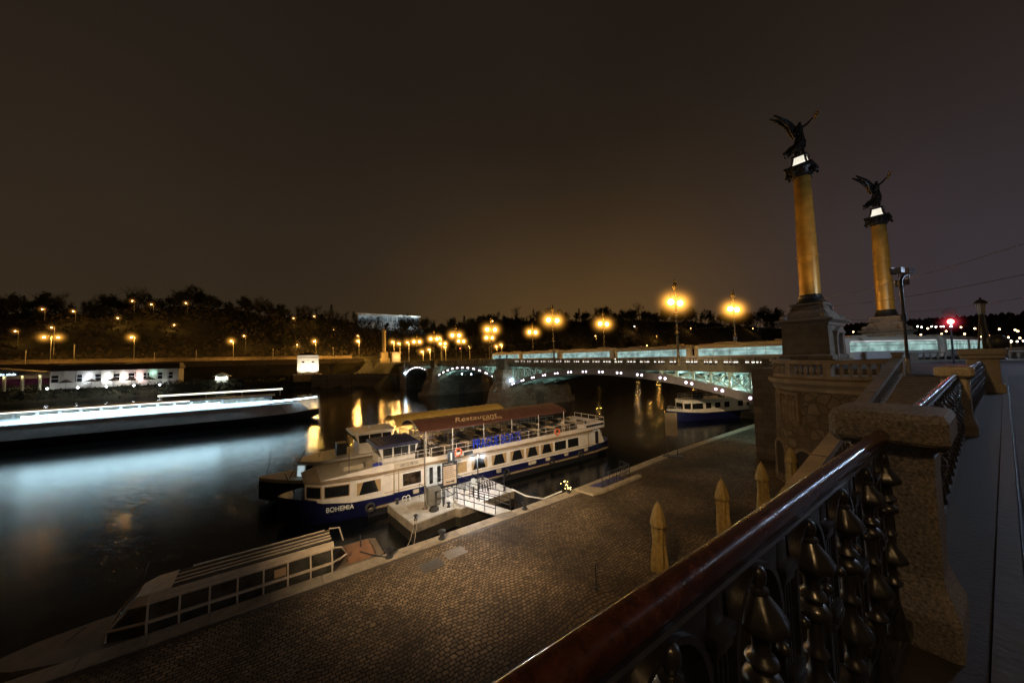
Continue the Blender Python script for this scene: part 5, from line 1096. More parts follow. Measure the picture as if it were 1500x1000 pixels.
# little tree with fairy lights
t = thing('fairy_light_shrub', 'small potted shrub twinkling with fairy lights at the quay edge', 'shrub', (17.3,18.3,ZQ+.03)); q = MB(); g = MB()
for k in range(16):
    a = random.random()*6.28; r_ = .1+.45*random.random(); h_ = .25+.75*random.random(); p = (r_*cos(a)-.2,r_*sin(a),h_); q.path([(0,0,.2),(p[0]*.5,p[1]*.5,h_*.7),p],.012,4); g.sphere(p,.028,6)
q.build('twigs', M('dark_twig', (.04,.03,.02), .8), t); g.build('fairy_light', E('fairy_bulb',(1.,.72,.25),9.,'NONE'), t)
MB().lathe([(.16,0),(.22,.3),(.2,.3),(.19,.25)],n=10).build('pot', DARKM, t)
light('fairy_glow','POINT',(-.1,0,.6),(1.,.7,.3),10,.2,t)
# tall timetable sign on two posts at the quay edge
t = thing('timetable_sign', 'tall narrow timetable board on two posts at the quay edge', 'sign', (31.2,18.6,ZQ), radians(-52)); q = MB()
for x in (-.42,.42): q.box(x-.03,x+.03,-.03,.03,0,4.1)
q.bbox(-.9,.9,-.45,.45,0,.08,.02); q.build('frame', DARKM, t); p_ = MB().box(-.52,.52,-.05,.05,1.95,4.1).build('panel', M('timetable_panel', (.17,.13,.075), .6, var=.1), t)
q = MB()
for k in range(15): q.box(-.42,.30+.1*(k%2),-.058,-.05,2.1+k*.13,2.13+k*.13)
q.build('text_line', M('faded_lettering', (.12,.09,.06), .6), p_)
# closed parasols
PARM = M('parasol_canvas', (.34,.265,.12), .85, var=.35, vscale=4, bump=.5, bscale=7)
t = thing('closed_parasol', 'x', 'parasol')
q = MB(); n_ = 64; rings = []
for z, r_ in ((.50,.24),(.53,.27),(.9,.26),(1.3,.24),(1.5,.215),(1.56,.205),(1.62,.215),(1.9,.215),(2.12,.20),(2.13,.27),(2.15,.305),(2.2,.30),(2.35,.27),(2.5,.235),(2.65,.19),(2.78,.14),(2.87,.10),(2.93,.055),(2.95,.02)):
    fl = .34 if z < 2.125 else .09
    rings.append([(r_*(1+fl*sin(8*2*pi*k/n_+.9*sin(z*2))*(.6+.5*sin(3*2*pi*k/n_+z)))*cos(2*pi*k/n_), r_*(1+fl*sin(8*2*pi*k/n_+.9*sin(z*2))*(.6+.5*sin(3*2*pi*k/n_+z)))*sin(2*pi*k/n_), z) for k in range(n_)])
q.loft(rings); q.build('canopy', PARM, t, True, angle=75); MB().tube((0,0,0),(0,0,3.0),.03,8).build('pole', M('parasol_pole', (.3,.25,.18), .5), t); MB().bbox(-.4,.4,-.4,.4,0,.09,.02).build('base', M('parasol_base', (.12,.11,.1), .8), t)
MB().torus((0,0,1.56),.225,.022,'Z',16,6).build('tie_strap', PARM, t)
U = [((13.35,8.75),'closed cream parasol nearest the camera, leftmost of the four'),((18.25,8.4),'closed cream parasol second from the left, beyond the nearest one'),((22.65,8.25),'closed cream parasol third from the left, its foot hidden by the handrail'),((27.7,8.35),'closed cream parasol beside the arched doors of the bastion')]
for i,((x,y),lb) in enumerate(U):
    hz = 1.0+ (0,.0,.02,-.02)[i]
    if i == 0: t.scale = (1.08,1.08,1.15); t.location = (x,y,ZQ); t['label'] = lb; t['group'] = 'closed parasols on the quay'
    else: dup(t,(x,y,ZQ),.5*i,lb)

# ================================================================== FAR BANK
def sm(a, b, x): t_ = max(0, min(1, (x-a)/(b-a))); return t_*t_*(3-2*t_)
def interp(tab, x):
    if x <= tab[0][0]: return tab[0][1]
    for (a,u),(b,v) in zip(tab, tab[1:]):
        if x <= b: return u+(v-u)*(x-a)/(b-a)
    return tab[-1][1]
BANK = [(-400,205),(-80,200),(-40,199),(0,194),(14,187),(38,165),(43,149),(700,150),(1500,120)]
RIDGE = [(-400,36),(-132,44),(-92,50),(-30,55),(36,49),(82,44),(136,40),(240,58),(417,66),(700,74),(1500,70)]
def wob(x, y): return 2.2*sin(x*.071+1.3*sin(y*.05))+1.4*sin(x*.19+y*.11)+.8*sin(y*.33-x*.27)
def gh(x, y):
    b = interp(BANK, x); d = y-b
    if d < 0: return -1.5
    P = 4.3 + 7.0*sm(38,46,x) + 1.6*sm(60,200,x)
    h = -1.5 + (P+1.5)*sm(0,5,d)
    if y > 218: h = max(h, P+(13.2-P)*sm(218,222,y))
    if y > 237: h = 13.2 + 2.5*sm(237,241,y) + (interp(RIDGE,x)-15.7)*sm(243,345,y)**.8 + wob(x,y)*sm(245,270,y)
    return h
xs = [-420+k*8 for k in range(100)] + [380+k*20 for k in range(60)]; ys = [140+k*2.5 for k in range(50)] + [265+k*6 for k in range(40)]
q = MB(); q.add([(x,y,gh(x,y)) for y in ys for x in xs], [(j*len(xs)+i,j*len(xs)+i+1,(j+1)*len(xs)+i+1,(j+1)*len(xs)+i) for j in range(len(ys)-1) for i in range(len(xs)-1)])
struct(q.build('far_hillside', M('hillside_grass', (.05,.045,.022), .9, var=.6, vscale=.12), None, True, angle=180))
struct(MB().add([(-420,222.5,13.26),(44,222.5,13.26),(44,236.5,13.26),(-420,236.5,13.26)],[(0,1,2,3)]).build('far_road', ASPH))
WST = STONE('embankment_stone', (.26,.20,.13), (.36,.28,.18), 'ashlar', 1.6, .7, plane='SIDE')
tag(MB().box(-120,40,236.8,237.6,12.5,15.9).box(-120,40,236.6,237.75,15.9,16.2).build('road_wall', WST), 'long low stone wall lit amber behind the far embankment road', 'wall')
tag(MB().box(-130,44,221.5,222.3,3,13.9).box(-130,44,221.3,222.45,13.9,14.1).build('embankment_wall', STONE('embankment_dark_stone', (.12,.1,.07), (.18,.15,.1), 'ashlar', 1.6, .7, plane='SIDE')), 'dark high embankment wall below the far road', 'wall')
q = MB()
tag(q.box(60,420,148.2,149,-1,11.4).build('river_wall', STONE('river_wall_stone', (.12,.1,.07), (.2,.16,.11), 'ashlar', 1.5, .7, plane='SIDE')), 'dark stone river wall at the far end of the bridge', 'wall')
tag(MB().prism([(14,186.5),(38,164.5),(43,149),(44.5,149),(39.5,165.2),(14.6,187.6)],-1,6.2).build('bank_wall', STONE('bank_wall_stone', (.13,.11,.075), (.2,.16,.11), 'ashlar', 1.5, .7, plane='SIDE')), 'slanting stone bank wall right of the white kiosk', 'wall')

# restaurant with lit front
RW = M('restaurant_wall', (.55,.52,.45), .7, var=.12, vscale=.6); RR = M('dark_roof_sheet', (.07,.055,.04), .6, var=.3, vscale=.7); WIN = E('dim_window', (.25,.4,.6), .035, 'NONE', .8, .7); SASH = M('white_sash', (.55,.55,.52), .6)
R = thing('restaurant', 'long single storey riverside restaurant with coloured lights washing its white front', 'building', (-69.0,203,4.3))
MB().box(0,34.8,0,10,0,6.6).build('wall', RW, R)
MB().add([(-.6,-.9,6.61),(35.4,-.9,6.61),(35.4,11,6.61),(-.6,11,6.61),(.5,2.5,9.0),(34.6,2.5,9.0),(34.6,9,9.2),(.5,9,9.2)],[(0,1,5,4),(1,2,6,5),(2,3,7,6),(3,0,4,7),(4,5,6,7),(3,2,1,0)]).build('roof', RR, R)
cl = MB()
for k in range(26): cl.box(3.6+k*1.15,4.4+k*1.15,1.02,1.07,7.45,7.95)
cl.build('clerestory_window', E('clerestory_glow',(1.,.8,.5),.06,'NONE'), R)
for k, x in enumerate((1.2,7.0,12.0,16.8,20.9,25.1,29.0,32.2)):
    w_ = MB().box(x-.95,x+.95,-.07,.0,2.3,5.2).build('window', SASH, R); MB().box(x-.82,x+.82,-.10,-.06,3.95,5.05).build('pane', GLASS, w_); MB().box(x-.82,x+.82,-.10,-.06,2.42,3.75).build('pane', GLASS, w_)
for k in range(12): MB().box(.1+k*3.14,.28+k*3.14,-.14,-.01,0.3,6.5).build('pilaster', RW, R)
WL = [((9.5),(.75,.85,1.)),((14.4),(.9,.95,1.)),((18.8),(1.,.92,.9)),((23.0),(1.,.70,.72)),((27.1),(.45,1.,.85))]
for x, c_ in WL:
    w_ = MB().bbox(x-.2,x+.2,-.9,-.6,1.7,1.95,.03).build('wall_washer', DARKM, R); light('wall_wash','POINT',(x,-1.1,2.6),c_,380,.2,R); light('wall_wash','POINT',(x,-.9,5.0),c_,120,.2,R)
pr = thing('terrace_parasol', 'open dark parasol on the restaurant terrace', 'parasol', (0,0,0), 0, 'open parasols in front of the far restaurant')
MB().lathe([(2.0,2.3),(1.1,2.9),(.05,3.5)],n=8).build('canopy', M('dark_parasol_cloth', (.10,.06,.03), .8), pr); MB().tube((0,0,0),(0,0,3.4),.05,6).build('pole', DARKM, pr)
for i,x in enumerate((-64.5,-58.2,-52.6,-47.6,-42.6)):
    lab = ['open dark parasol at the left end of the far restaurant terrace','open dark parasol second from the left on the restaurant terrace','open dark parasol in the middle of the restaurant terrace','open dark parasol by the pink lit stretch of the restaurant','open dark parasol by the teal lit stretch of the restaurant'][i]
    if i == 0: pr.location = (x,200.9,4.3); pr['label'] = lab
    else: dup(pr,(x,200.9,4.3),None,lab)
def bol(px, py, Y, lab, c_=(.9,.95,1.)):
    p = atY(px,py,Y); t = thing('bollard_light', lab, 'garden light', (p.x,Y,4.3), 0, 'garden lights on the far bank'); MB().tube((0,0,0),(0,0,max(.3,p.z-4.5)),.08,6).build('post', DARKM, t); MB().sphere((0,0,p.z-4.3),.30,8).build('globe', LAMPW, t, True); light('garden_light','POINT',(0,-.5,p.z-4.1),c_,160,.3,t)
for px, py, lab in ((69,569,'white garden light left of the restaurant front'),(114,567.5,'white garden light second from left on the terrace edge'),(156,566,'white garden light in the middle of the terrace edge'),(196,564.5,'white garden light under the pink wall'),(234,563,'white garden light at the right end of the restaurant')): bol(px,py,199.6,lab)
# pavilion cut by the left edge
Pv = thing('pavilion', 'open columned pavilion with glowing sign at the left edge of the picture', 'building', (-100,203,4.3))
MB().box(0,30,5,10,0,6.0).build('wall', M('pavilion_wall', (.2,.16,.12), .7), Pv)
MB().add([(-1,-1,5.4),(31,-1,5.4),(31,11,5.4),(-1,11,5.4),(-1,-1,6.3),(31,-1,6.3),(31,11,6.3),(-1,11,6.3),(15,-1,8.6),(15,11,8.6)],[(0,1,5,8,4),(3,7,9,6,2),(4,8,9,7),(8,5,6,9),(0,3,2,1),(1,2,6,5),(0,4,7,3)]).build('roof', M('pavilion_roof', (.16,.12,.08), .6), Pv)
for k in range(8):
    x = 1.2+k*3.95; MB().lathe([(.45,.0),(.42,.4),(.38,5.1),(.5,5.39)],(x,-.3,0),10).build('column', M('pavilion_column', (.45,.40,.26), .6) if k==0 else bpy.data.materials['pavilion_column'], Pv, True)
    if k > 3: light('column_light','POINT',(x,-1.1,4.9),(1.,.85,.5),60,.15,Pv)
MB().box(18,25.5,-1.10,-1.02,5.55,6.25).build('sign_board', M('sign_blue_board', (.03,.05,.10), .5), Pv)
text('aquatic club','sign_lettering',E('sign_letters',(.55,.82,1.),5.),Pv,.95,(17.6,-1.2,5.62),(pi/2,0,0),.02,bold=.02,sx=1.35)
q = MB()
for x in (21.5,24,26.5): q.lathe([(.1,0),(.06,.8),(.9,.85),(.9,.9)],(x,1.5,0),10)
q.build('table', M('white_table_cloth', (.6,.58,.54), .7), Pv); light('pavilion_light','POINT',(24,1.5,4.6),(1.,.75,.5),160,.3,Pv); MB().box(17,30,4.93,4.99,1.5,4.2).build('back_window', E('magenta_lit_window',(.5,.12,.2),.05,'NONE',.6,.6), Pv)
# hedge on the bank, white hut, white kiosk, obelisk
KW = M('white_kiosk_render', (.80,.76,.68), .7, var=.08, vscale=.6)
K = thing('white_kiosk', 'small white floodlit pavilion with dark hipped roof on the far bank', 'building', (13.2,195,4.0))
MB().box(-4.2,4.2,0,7,0,11.4).build('wall', KW, K); q = MB()
for x in (-4.2,-.0,4.2): q.bbox(x-.35,x+.35,-.22,.05,3.2,11.2,.03)
q.box(-4.5,4.5,-.3,7.3,11.2,11.6).box(-4.4,4.4,-.25,.05,10.1,10.35); q.build('trim', KW, K)
MB().add([(-4.8,-.6,11.601),(4.8,-.6,11.601),(4.8,7.6,11.601),(-4.8,7.6,11.601),(-1,3,13.2),(1,3,13.2)],[(0,1,5,4),(1,2,5),(2,3,4,5),(3,0,4),(3,2,1,0)]).build('roof', RR, K)
for x in (-2.1,2.1):
    MB().add([(x+.62*cos(2*pi*k/16),-.03,8.3+.38*sin(2*pi*k/16)) for k in range(16)],[tuple(range(16))]).build('oval_window', GLASS, K)
light('kiosk_floodlight','SPOT',(-2.3,-4.2,3.2),(1.,.86,.62),2300,.3,K,(-2.0,0,8.2),110,.6); light('kiosk_floodlight','SPOT',(2.3,-4.2,3.2),(1.,.90,.74),2700,.3,K,(2.0,0,8.2),110,.6)
MB().bbox(-2.6,-2.0,-4.6,-4.1,2.3,2.9,.05).bbox(2.0,2.6,-4.6,-4.1,2.3,2.9,.05).build('floodlight', DARKM, K); MB().box(-6,6,-5.2,8,-1,2.31).build('base', WST, K)
Hh = thing('white_hut', 'little white hut with gabled roof glowing beside the dark hedge', 'hut', (-19.8,201,4.0))
MB().box(-2.2,2.2,0,3,0,2.6).build('wall', KW, Hh); MB().add([(-3.4,-1.2,2.7),(3.4,-1.2,2.7),(0,-1.2,4.5),(-3.4,3.5,2.7),(3.4,3.5,2.7),(0,3.5,4.5),(-3.4,-1.2,2.9),(3.4,-1.2,2.9)],[(0,1,2),(5,4,3),(0,2,5,3),(1,4,5,2),(0,3,4,1)]).build('roof', M('pale_hut_roof', (.5,.45,.33), .7), Hh)
for s_ in (-1,1): MB().sphere((s_*1.6,-1.0,2.4),.16,8).build('lamp', LAMPW, Hh, True); light('hut_light','POINT',(s_*1.5,-1.3,2.1),(.85,1.,.92),150,.2,Hh)
Ob = thing('obelisk', 'slim lit obelisk column at the head of the bridge', 'obelisk', (44.4,176,11.0))
MB().bbox(-2.2,2.2,-2.2,2.2,0,2.2,.05).bbox(-1.6,1.6,-1.6,1.6,2.2,5.2,.05).lathe([(1.1,5.2),(.95,5.6),(.85,15.2),(1.1,15.5),(1.1,15.9)],n=14).build('column', M('obelisk_stone', (.42,.34,.2), .7), Ob, True, angle=35)
MB().lathe([(.5,15.9),(.6,16.4),(.3,17.0),(.02,17.6)],n=8).build('finial', GOLD, Ob, True); light('obelisk_light','POINT',(-2.5,-5,3.2),SOD,900,.3,Ob)
t = thing('gate_house', 'small lit stone gate house at the foot of the obelisk', 'building', (50.5,176,11.2)); MB().box(-2,2,0,3,0,4.6).box(-2.3,2.3,-.3,3.3,4.6,5.0).build('wall', M('gate_house_stone', (.5,.42,.28), .7), t); light('gate_light','POINT',(0,-2.2,2.5),(1.,.7,.35),500,.3,t)
# floodlit pavilion on the hill
Hb = thing('hilltop_pavilion', 'white floodlit modern pavilion among trees on the hilltop', 'building', (90,338,40))
MB().box(-28,29,0,14,-2,16.2).build('wall', M('hill_pavilion_wall', (.62,.64,.64), .6, var=.2, vscale=.1), Hb); MB().box(-30,31,-3,16,16.2,17.2).build('roof', KW, Hb)
for k in range(13): MB().box(-27+k*4.4,-23.4+k*4.4,-.12,-.02,10.5,15.5).build('window', E('pavilion_glazing',(.72,.92,1.),.30,'NONE',.9,.15) if k==0 else bpy.data.materials['pavilion_glazing'], Hb)
for x, p_ in ((-20,300),(-4,500),(12,1500),(24,3200)): light('facade_floodlight','POINT',(x,-7,13),(.8,.95,1.),p_,.6,Hb)

# ------------------------------------------------------------------ trees
TWIG = M('bare_winter_twigs', (.055,.042,.026), .9, var=.4, vscale=1.); LEAFD = M('dark_evergreen_leaves', (.028,.034,.016), .9, var=.5, vscale=.8); BARK = M('bark', (.06,.045,.03), .9, var=.4, vscale=2)
def tree_mesh(kind, H, rnd):
    tr, fo = MB(), MB()
    if kind == 'conifer':
        tr.path([(0,0,0),(.1,0,H*.5),(0,0,H)],.32,6,.04)
        for k in range(620):
            z = H*(.12+.86*rnd.random()); R = (H*.24)*(1-z/H)**.8*(.55+.5*rnd.random())*(1+.35*sin(z*3.1)); a = rnd.random()*6.28
            p = Vector((R*cos(a),R*sin(a),z-.12*R)); s = .45+.5*rnd.random(); d = Vector((cos(a),sin(a),-.4))*s; e_ = Vector((-sin(a),cos(a),rnd.uniform(-.4,.4)))*s*.6
            fo.add([p-d*.5-e_*.5,p-d*.5+e_*.5,p+d],[(0,1,2)])
        return tr, fo
    def branch(p, d, L_, r, lv):
        q_ = p; pts = [p]
        for k in range(3): d = (d+Vector((rnd.uniform(-.22,.22),rnd.uniform(-.22,.22),.10))).normalized(); q_ = q_+d*L_/3; pts.append(q_)
        tr.path(pts, r, 5 if lv<2 else 3, r*.55)
        if lv < 3:
            for k in range(4 if lv else 6):
                t_ = .35+.65*(k+1)/(4 if lv else 6); i = min(2,int(t_*3)); s0 = pts[i].lerp(pts[i+1],min(1,t_*3-i)) if i < 3 else pts[-1]
                a = rnd.random()*6.28; nd = (d*.75+Vector((cos(a),sin(a),rnd.uniform(-.1,.5)))*.8).normalized(); branch(s0, nd, L_*rnd.uniform(.5,.72), r*.5, lv+1)
        if lv >= 2:
            m_ = 5 if kind == 'bare' else 11
            for k in range(m_):
                c0 = pts[1+k%3] + Vector((rnd.gauss(0,.5),rnd.gauss(0,.5),rnd.gauss(0,.4)))*(1 if kind=='bare' else 1.25)
                if kind == 'bare': d2 = Vector((rnd.gauss(0,1),rnd.gauss(0,1),rnd.gauss(.4,.8))).normalized()*rnd.uniform(.5,1.1); e_ = d2.orthogonal().normalized()*.045; fo.add([c0-e_,c0+e_,c0+d2],[(0,1,2)])
                else: s = rnd.uniform(.35,.8); a1 = Vector((rnd.gauss(0,1),rnd.gauss(0,1),rnd.gauss(0,1))).normalized()*s; b1 = a1.orthogonal().normalized()*s*.8; fo.add([c0-a1*.5-b1*.5,c0-a1*.5+b1*.5,c0+a1*.7],[(0,1,2)])
    branch(Vector((0,0,0)), Vector((0,0,1)), H*.5, H*.022, 0)
    return tr, fo
rnd = random.Random(4); TREES = []
for kind, H_, nm, lab in (('bare',13,'bare_tree','bare leafless tree'),('bare',16,'bare_tree','bare leafless tree'),('bare',11,'bare_tree','bare leafless tree'),('bushy',12,'bushy_tree','dense dark bushy tree'),('bushy',15,'bushy_tree','dense dark bushy tree'),('conifer',15,'conifer_tree','dark pointed conifer')):
    tr, fo = tree_mesh(kind, H_, rnd); a = tr.build('trunk', BARK, None, True); b = fo.build('crown', TWIG if kind=='bare' else LEAFD); TREES.append((a.data,b.data,nm,lab)); bpy.data.objects.remove(a); bpy.data.objects.remove(b)
def tree(i, x, y, z, s, lab, group):
    tm = TREES[i]; t = thing(tm[2], lab, 'tree', (x,y,z), rnd.random()*6.28, group); t.scale = (s,s,s*rnd.uniform(.9,1.12))
    for nm, me in (('trunk',tm[0]),('crown',tm[1])): o = bpy.data.objects.new(nm, me); col.objects.link(o); o.parent = t
    return t
nT = 0
for px in range(-10, 1150, 6):                       # the skyline trees along the ridge
    d = ray(px, 470); x = 0; Yr = rnd.uniform(318,345)
    p = atY(px+rnd.uniform(-4,4), 470, Yr)
    if p.x > 1300: continue
    k = rnd.choice((0,1,2,3,3,4,4,5)) if px > 120 else rnd.choice((0,1,3,5,4))
    sc_ = rnd.uniform(.8,1.35)*(.82 if p.x < 60 else 1)*(1+max(0,(p.x-250))/480)
    if 505 < px < 622: 
        if rnd.random() < .3: continue
        sc_ *= .85; Yr = 326; p = atY(px,470,Yr)
    lab = {0:'bare leafless tree on the skyline of the far hill',3:'dense dark bushy tree on the skyline of the far hill',5:'dark pointed conifer on the skyline of the far hill'}[0 if k<3 else (3 if k<5 else 5)]
    tree(k, p.x, Yr, gh(p.x,Yr)-1.8, sc_, lab, 'skyline trees on the far hill'); nT += 1
for px in range(590, 1140, 8):
    Yr = rnd.uniform(296,318); p = atY(px+rnd.uniform(-3,3), 480, Yr)
    if p.x > 1000: continue
    k = rnd.choice((1,3,4,4,3,5)); tree(k, p.x, Yr, gh(p.x,Yr)-1.5, rnd.uniform(.8,1.3)*(1+max(0,(p.x-250))/480), {1:'bare leafless tree below the skyline behind the bridge lamps',3:'dense dark bushy tree below the skyline behind the bridge lamps',4:'dense dark bushy tree below the skyline behind the bridge lamps',5:'dark pointed conifer below the skyline behind the bridge lamps'}[k], 'trees on the hill behind the bridge')
for k_ in range(110):                                # trees scattered over the slope
    x = rnd.uniform(-150,520); y = rnd.uniform(250,312); k = rnd.choice((0,0,1,2,2,3,4))
    lab = 'bare leafless tree on the slope of the far hill' if k<3 else 'dense dark bushy tree on the slope of the far hill'
    tree(k, x, y, gh(x,y)-.5, rnd.uniform(.45,.8)*(1+max(0,x-250)/700), lab, 'trees on the slope of the far hill')
for px, Y, k, s, lab in ((392,204,0,.55,'bare tree on the bank between the hut and the kiosk'),(437,200,2,.5,'bare tree just left of the white kiosk'),(487,192,1,.62,'bare tree just right of the white kiosk'),(520,186,0,.55,'bare tree on the bank wall left of the obelisk'),(548,184,2,.6,'bare tree close to the obelisk'),(690,170,4,.8,'dense tree behind the far end of the bridge'),(712,176,1,.9,'bare tree behind the far lamps of the bridge'),(870,182,4,.9,'bushy tree on the far bank behind the second far lamp'),(925,190,3,1.,'bushy tree on the far bank behind the tram')):
    p = atY(px, 540, Y); tree(k, p.x, Y, gh(p.x,Y)-.3, s, lab, None if False else 'trees on the far river bank')
# undergrowth that reads as one mass
q = MB()
for k in range(15000):
    x = rnd.uniform(-180,620); y = rnd.uniform(242,345); z = gh(x,y)+rnd.uniform(-.2,2.4); s = rnd.uniform(.5,1.5); a = rnd.random()*6.28
    q.add([(x-s*cos(a),y-s*sin(a)*.3,z-s*.5),(x+s*cos(a),y+s*sin(a)*.3,z-s*.4),(x+rnd.uniform(-.5,.5),y,z+s*rnd.uniform(.5,1.2))],[(0,1,2)])
o = q.build('hillside_undergrowth', M('undergrowth_leaves', (.055,.042,.023), .9, var=.6, vscale=.3)); o['kind'] = 'stuff'; o['label'] = 'dark undergrowth covering the far hillside'
q = MB()
for k in range(5200):
    x = rnd.uniform(-100,38); y = interp(BANK,x)+rnd.uniform(1.5,6.5); z = gh(x,y)+rnd.uniform(0,1.9 if x < -28 or x > -12 else .8); s = rnd.uniform(.2,.6); a = rnd.random()*6.28
    q.add([(x-s*cos(a),y-s*sin(a)*.4,z-s*.4),(x+s*cos(a),y+s*sin(a)*.4,z-s*.3),(x+rnd.uniform(-.3,.3),y,z+s)],[(0,1,2)])
o = q.build('bank_hedge', M('bank_hedge_leaves', (.035,.038,.02), .9, var=.5, vscale=.5)); o['kind'] = 'stuff'; o['label'] = 'dark hedge and bushes along the far river bank'

# ------------------------------------------------------------------ lamps on the far bank and hill
LPOLE = M('pale_lamp_pole', (.42,.38,.30), .5, .3)
def far_lamp(px, py, Y, zb, lab, group, pw=0, r=.34, halo=HALO_F, HR=6.5, twin=False, pole=True, mat=LAMPF, c_=SOD):
    p = atY(px, py, Y); t = thing('street_lamp', lab, 'street lamp', (p.x,Y,zb), 0, group); h = p.z-zb
    if h < 1: h = 1; 
    q = MB(); q.tube((0,0,0),(0,0,h+.4),.14 if pole else .08,6)
    offs = (-1.9,1.9) if twin else (-.9,)
    for o_ in offs: q.path([(0,0,h+.3),(o_*.6,-.05,h+.5),(o_,-.1,h+.35)],.07,5)
    q.build('pole', LPOLE, t)
    for o_ in offs:
        g = MB().sphere((0,0,0),r,8,.7).build('lamp_head', mat, t, True, loc=(o_,-.1,h)); MB().sphere((0,0,0),HR,12).build('glow_halo', halo, g, True)
        if pw: light('lamp_light','POINT',(o_,-.1,h-.2),c_,pw,r+.1,t)
    return t
G1 = 'street lamps along the far embankment road'
far_lamp(75,494,229,13.2,'twin headed street lamp on the road above the left end of the restaurant',G1,4000,.4,twin=True)
far_lamp(197,494,229,13.2,'single street lamp on the road above the right half of the restaurant',G1,8000,.4)
far_lamp(342,499.5,229,13.2,'single street lamp on the road above the white hut',G1,9000,.42)
far_lamp(463,500,229,13.2,'street lamp rising behind the white kiosk',G1,26000,.42)
far_lamp(526,499.5,229,13.2,'street lamp between the white kiosk and the obelisk',G1,22000,.38)
far_lamp(80,480,250,17,'lamp on the slope just above the twin street lamp',G1,600,.25,HALO_H,4)
far_lamp(526,492,240,16,'lamp behind the street lamp left of the obelisk',G1,500,.25,HALO_H,4)
for i,(px,p0,p1) in enumerate(((37,511,529),(108,503,533),(226,514,524),(287,511,524),(400,509,522),(488,507,527))):
    a, b = atY(px,p1,231), atY(px,p0,231); t = thing('tram_mast', ['thin mast left of the twin headed street lamp','tall thin mast right of the twin headed street lamp','short thin mast right of the single street lamp above the restaurant','thin mast left of the street lamp above the hut','thin mast right of the street lamp above the hut','thin mast just right of the white kiosk'][i], 'mast', (a.x,231,13.2), 0, 'thin masts along the far embankment road'); MB().tube((0,0,0),(0,0,max(3,b.z-13.2)),.16,6).build('pole', LPOLE, t); MB().bbox(-.3,.3,-.2,.2,max(3,b.z-13.2)-.5,max(3,b.z-13.2),.05).build('cap', DARKM, t)
G2 = 'lamps along the paths of the far hill'
HL = [(27,485,'faint lamp at the far left foot of the hill'),(66,453,'amber path lamp high on the left of the hill'),(111,456,'amber path lamp right of the first one high on the left hill'),(176,466,'amber path lamp lighting bushes in the upper left hill'),(197,441,'small lamp near the top of the left hill'),(225,446,'bright path lamp under the hilltop, left of centre'),(275,444,'path lamp under the hilltop, right of the bright one'),(258,476,'path lamp lower on the slope above the restaurant end'),(360,492,'lamp lighting a bush behind the road above the hut'),(438,505,'small lamp left of the kiosk roof')]
for px, py, lab in HL:
    Y = 272; p = atY(px,py,Y); zb = gh(p.x,Y)
    if p.z - zb < 3: Y = 262; p = atY(px,py,Y); zb = min(gh(p.x,Y), p.z-3.5)
    if p.z - zb > 9: Y = 290; p = atY(px,py,Y); zb = max(gh(p.x,Y), p.z-6)
    far_lamp(px,py,Y,min(zb,p.z-3),lab,G2,800,.30,HALO_H,4.0,pole=False)
for px, py, lab in ((432,466,'lamp cluster low on the hill left of the hilltop pavilion'),(462,463,'lamp cluster nearer the hilltop pavilion'),(490,483,'small lamp on the slope below the hilltop pavilion')):
    p = atY(px,py,300); far_lamp(px,py,300,min(gh(p.x,300),p.z-3),lab,G2,500,.28,HALO_H,4,pole=False)
G3 = 'lamps behind the far end of the bridge'
for px, py, Y, lab in ((599,501.5,170,'street lamp left of the bridge end, arm to the right'),(577,501,190,'dim lamp right of the obelisk'),(586,503,190,'second dim lamp right of the obelisk'),(735,505,175,'pale street lamp behind the near pier pylons'),(728,507,190,'small lamp beside the pale street lamp'),(653,508,185,'white lamp between the far bridge lamps'),(646,495,200,'high small lamp above the far bridge lamps'),(688,507,200,'faint lamp behind the middle arch'),(630,512,182,'pinkish lamp low at the far bridge head'),(620,515,182,'low lamp at the far bridge head')):
    p = atY(px,py,Y); far_lamp(px,py,Y,11.5,lab,G3,8000,.3,HALO_F,6.5)
t = thing('red_signal', 'small red traffic signal at the far end of the bridge', 'traffic light', atY(674,530,165)); p = atY(674,510,165)-atY(674,530,165); MB().tube((0,0,0),p,.08,6).build('pole', DARKM, t); MB().sphere((0,0,0),.22,8).build('lens', E('far_red',(1.,.12,.05),14,'NONE'), t, True, loc=p)
G4 = 'lamps on the far hill behind the bridge lamps'
for px, py, Y, lab in ((1012,480.5,290,'hill lamp just right of the nearest bridge lamp'),(1103,481,300,'hill lamp right of the second bridge lamp'),(722,470,280,'hill lamp above the far bridge lamps'),(930,478,290,'bluish hill lamp left of the nearest bridge lamp'),(962,492,270,'hill lamp lighting bushes left of the nearest bridge lamp'),(1053,507,236,'amber lamp showing over the middle of the tram'),(1100,507,236,'amber lamp showing over the tram nearer the columns'),(1003,506,236,'amber lamp just right of the nearest lamp post over the tram'),(948,506,236,'amber lamp over the tram left of the nearest lamp post'),(873,492,240,'amber lamp beside the second far bridge lamp')):
    p = atY(px,py,Y); far_lamp(px,py,Y,min(gh(p.x,Y),p.z-3),lab,G4,3500 if Y > 250 else 9000,.5 if Y>260 else .4,HALO_H,4.,pole=False, mat=LAMPW if px==930 else LAMPF)

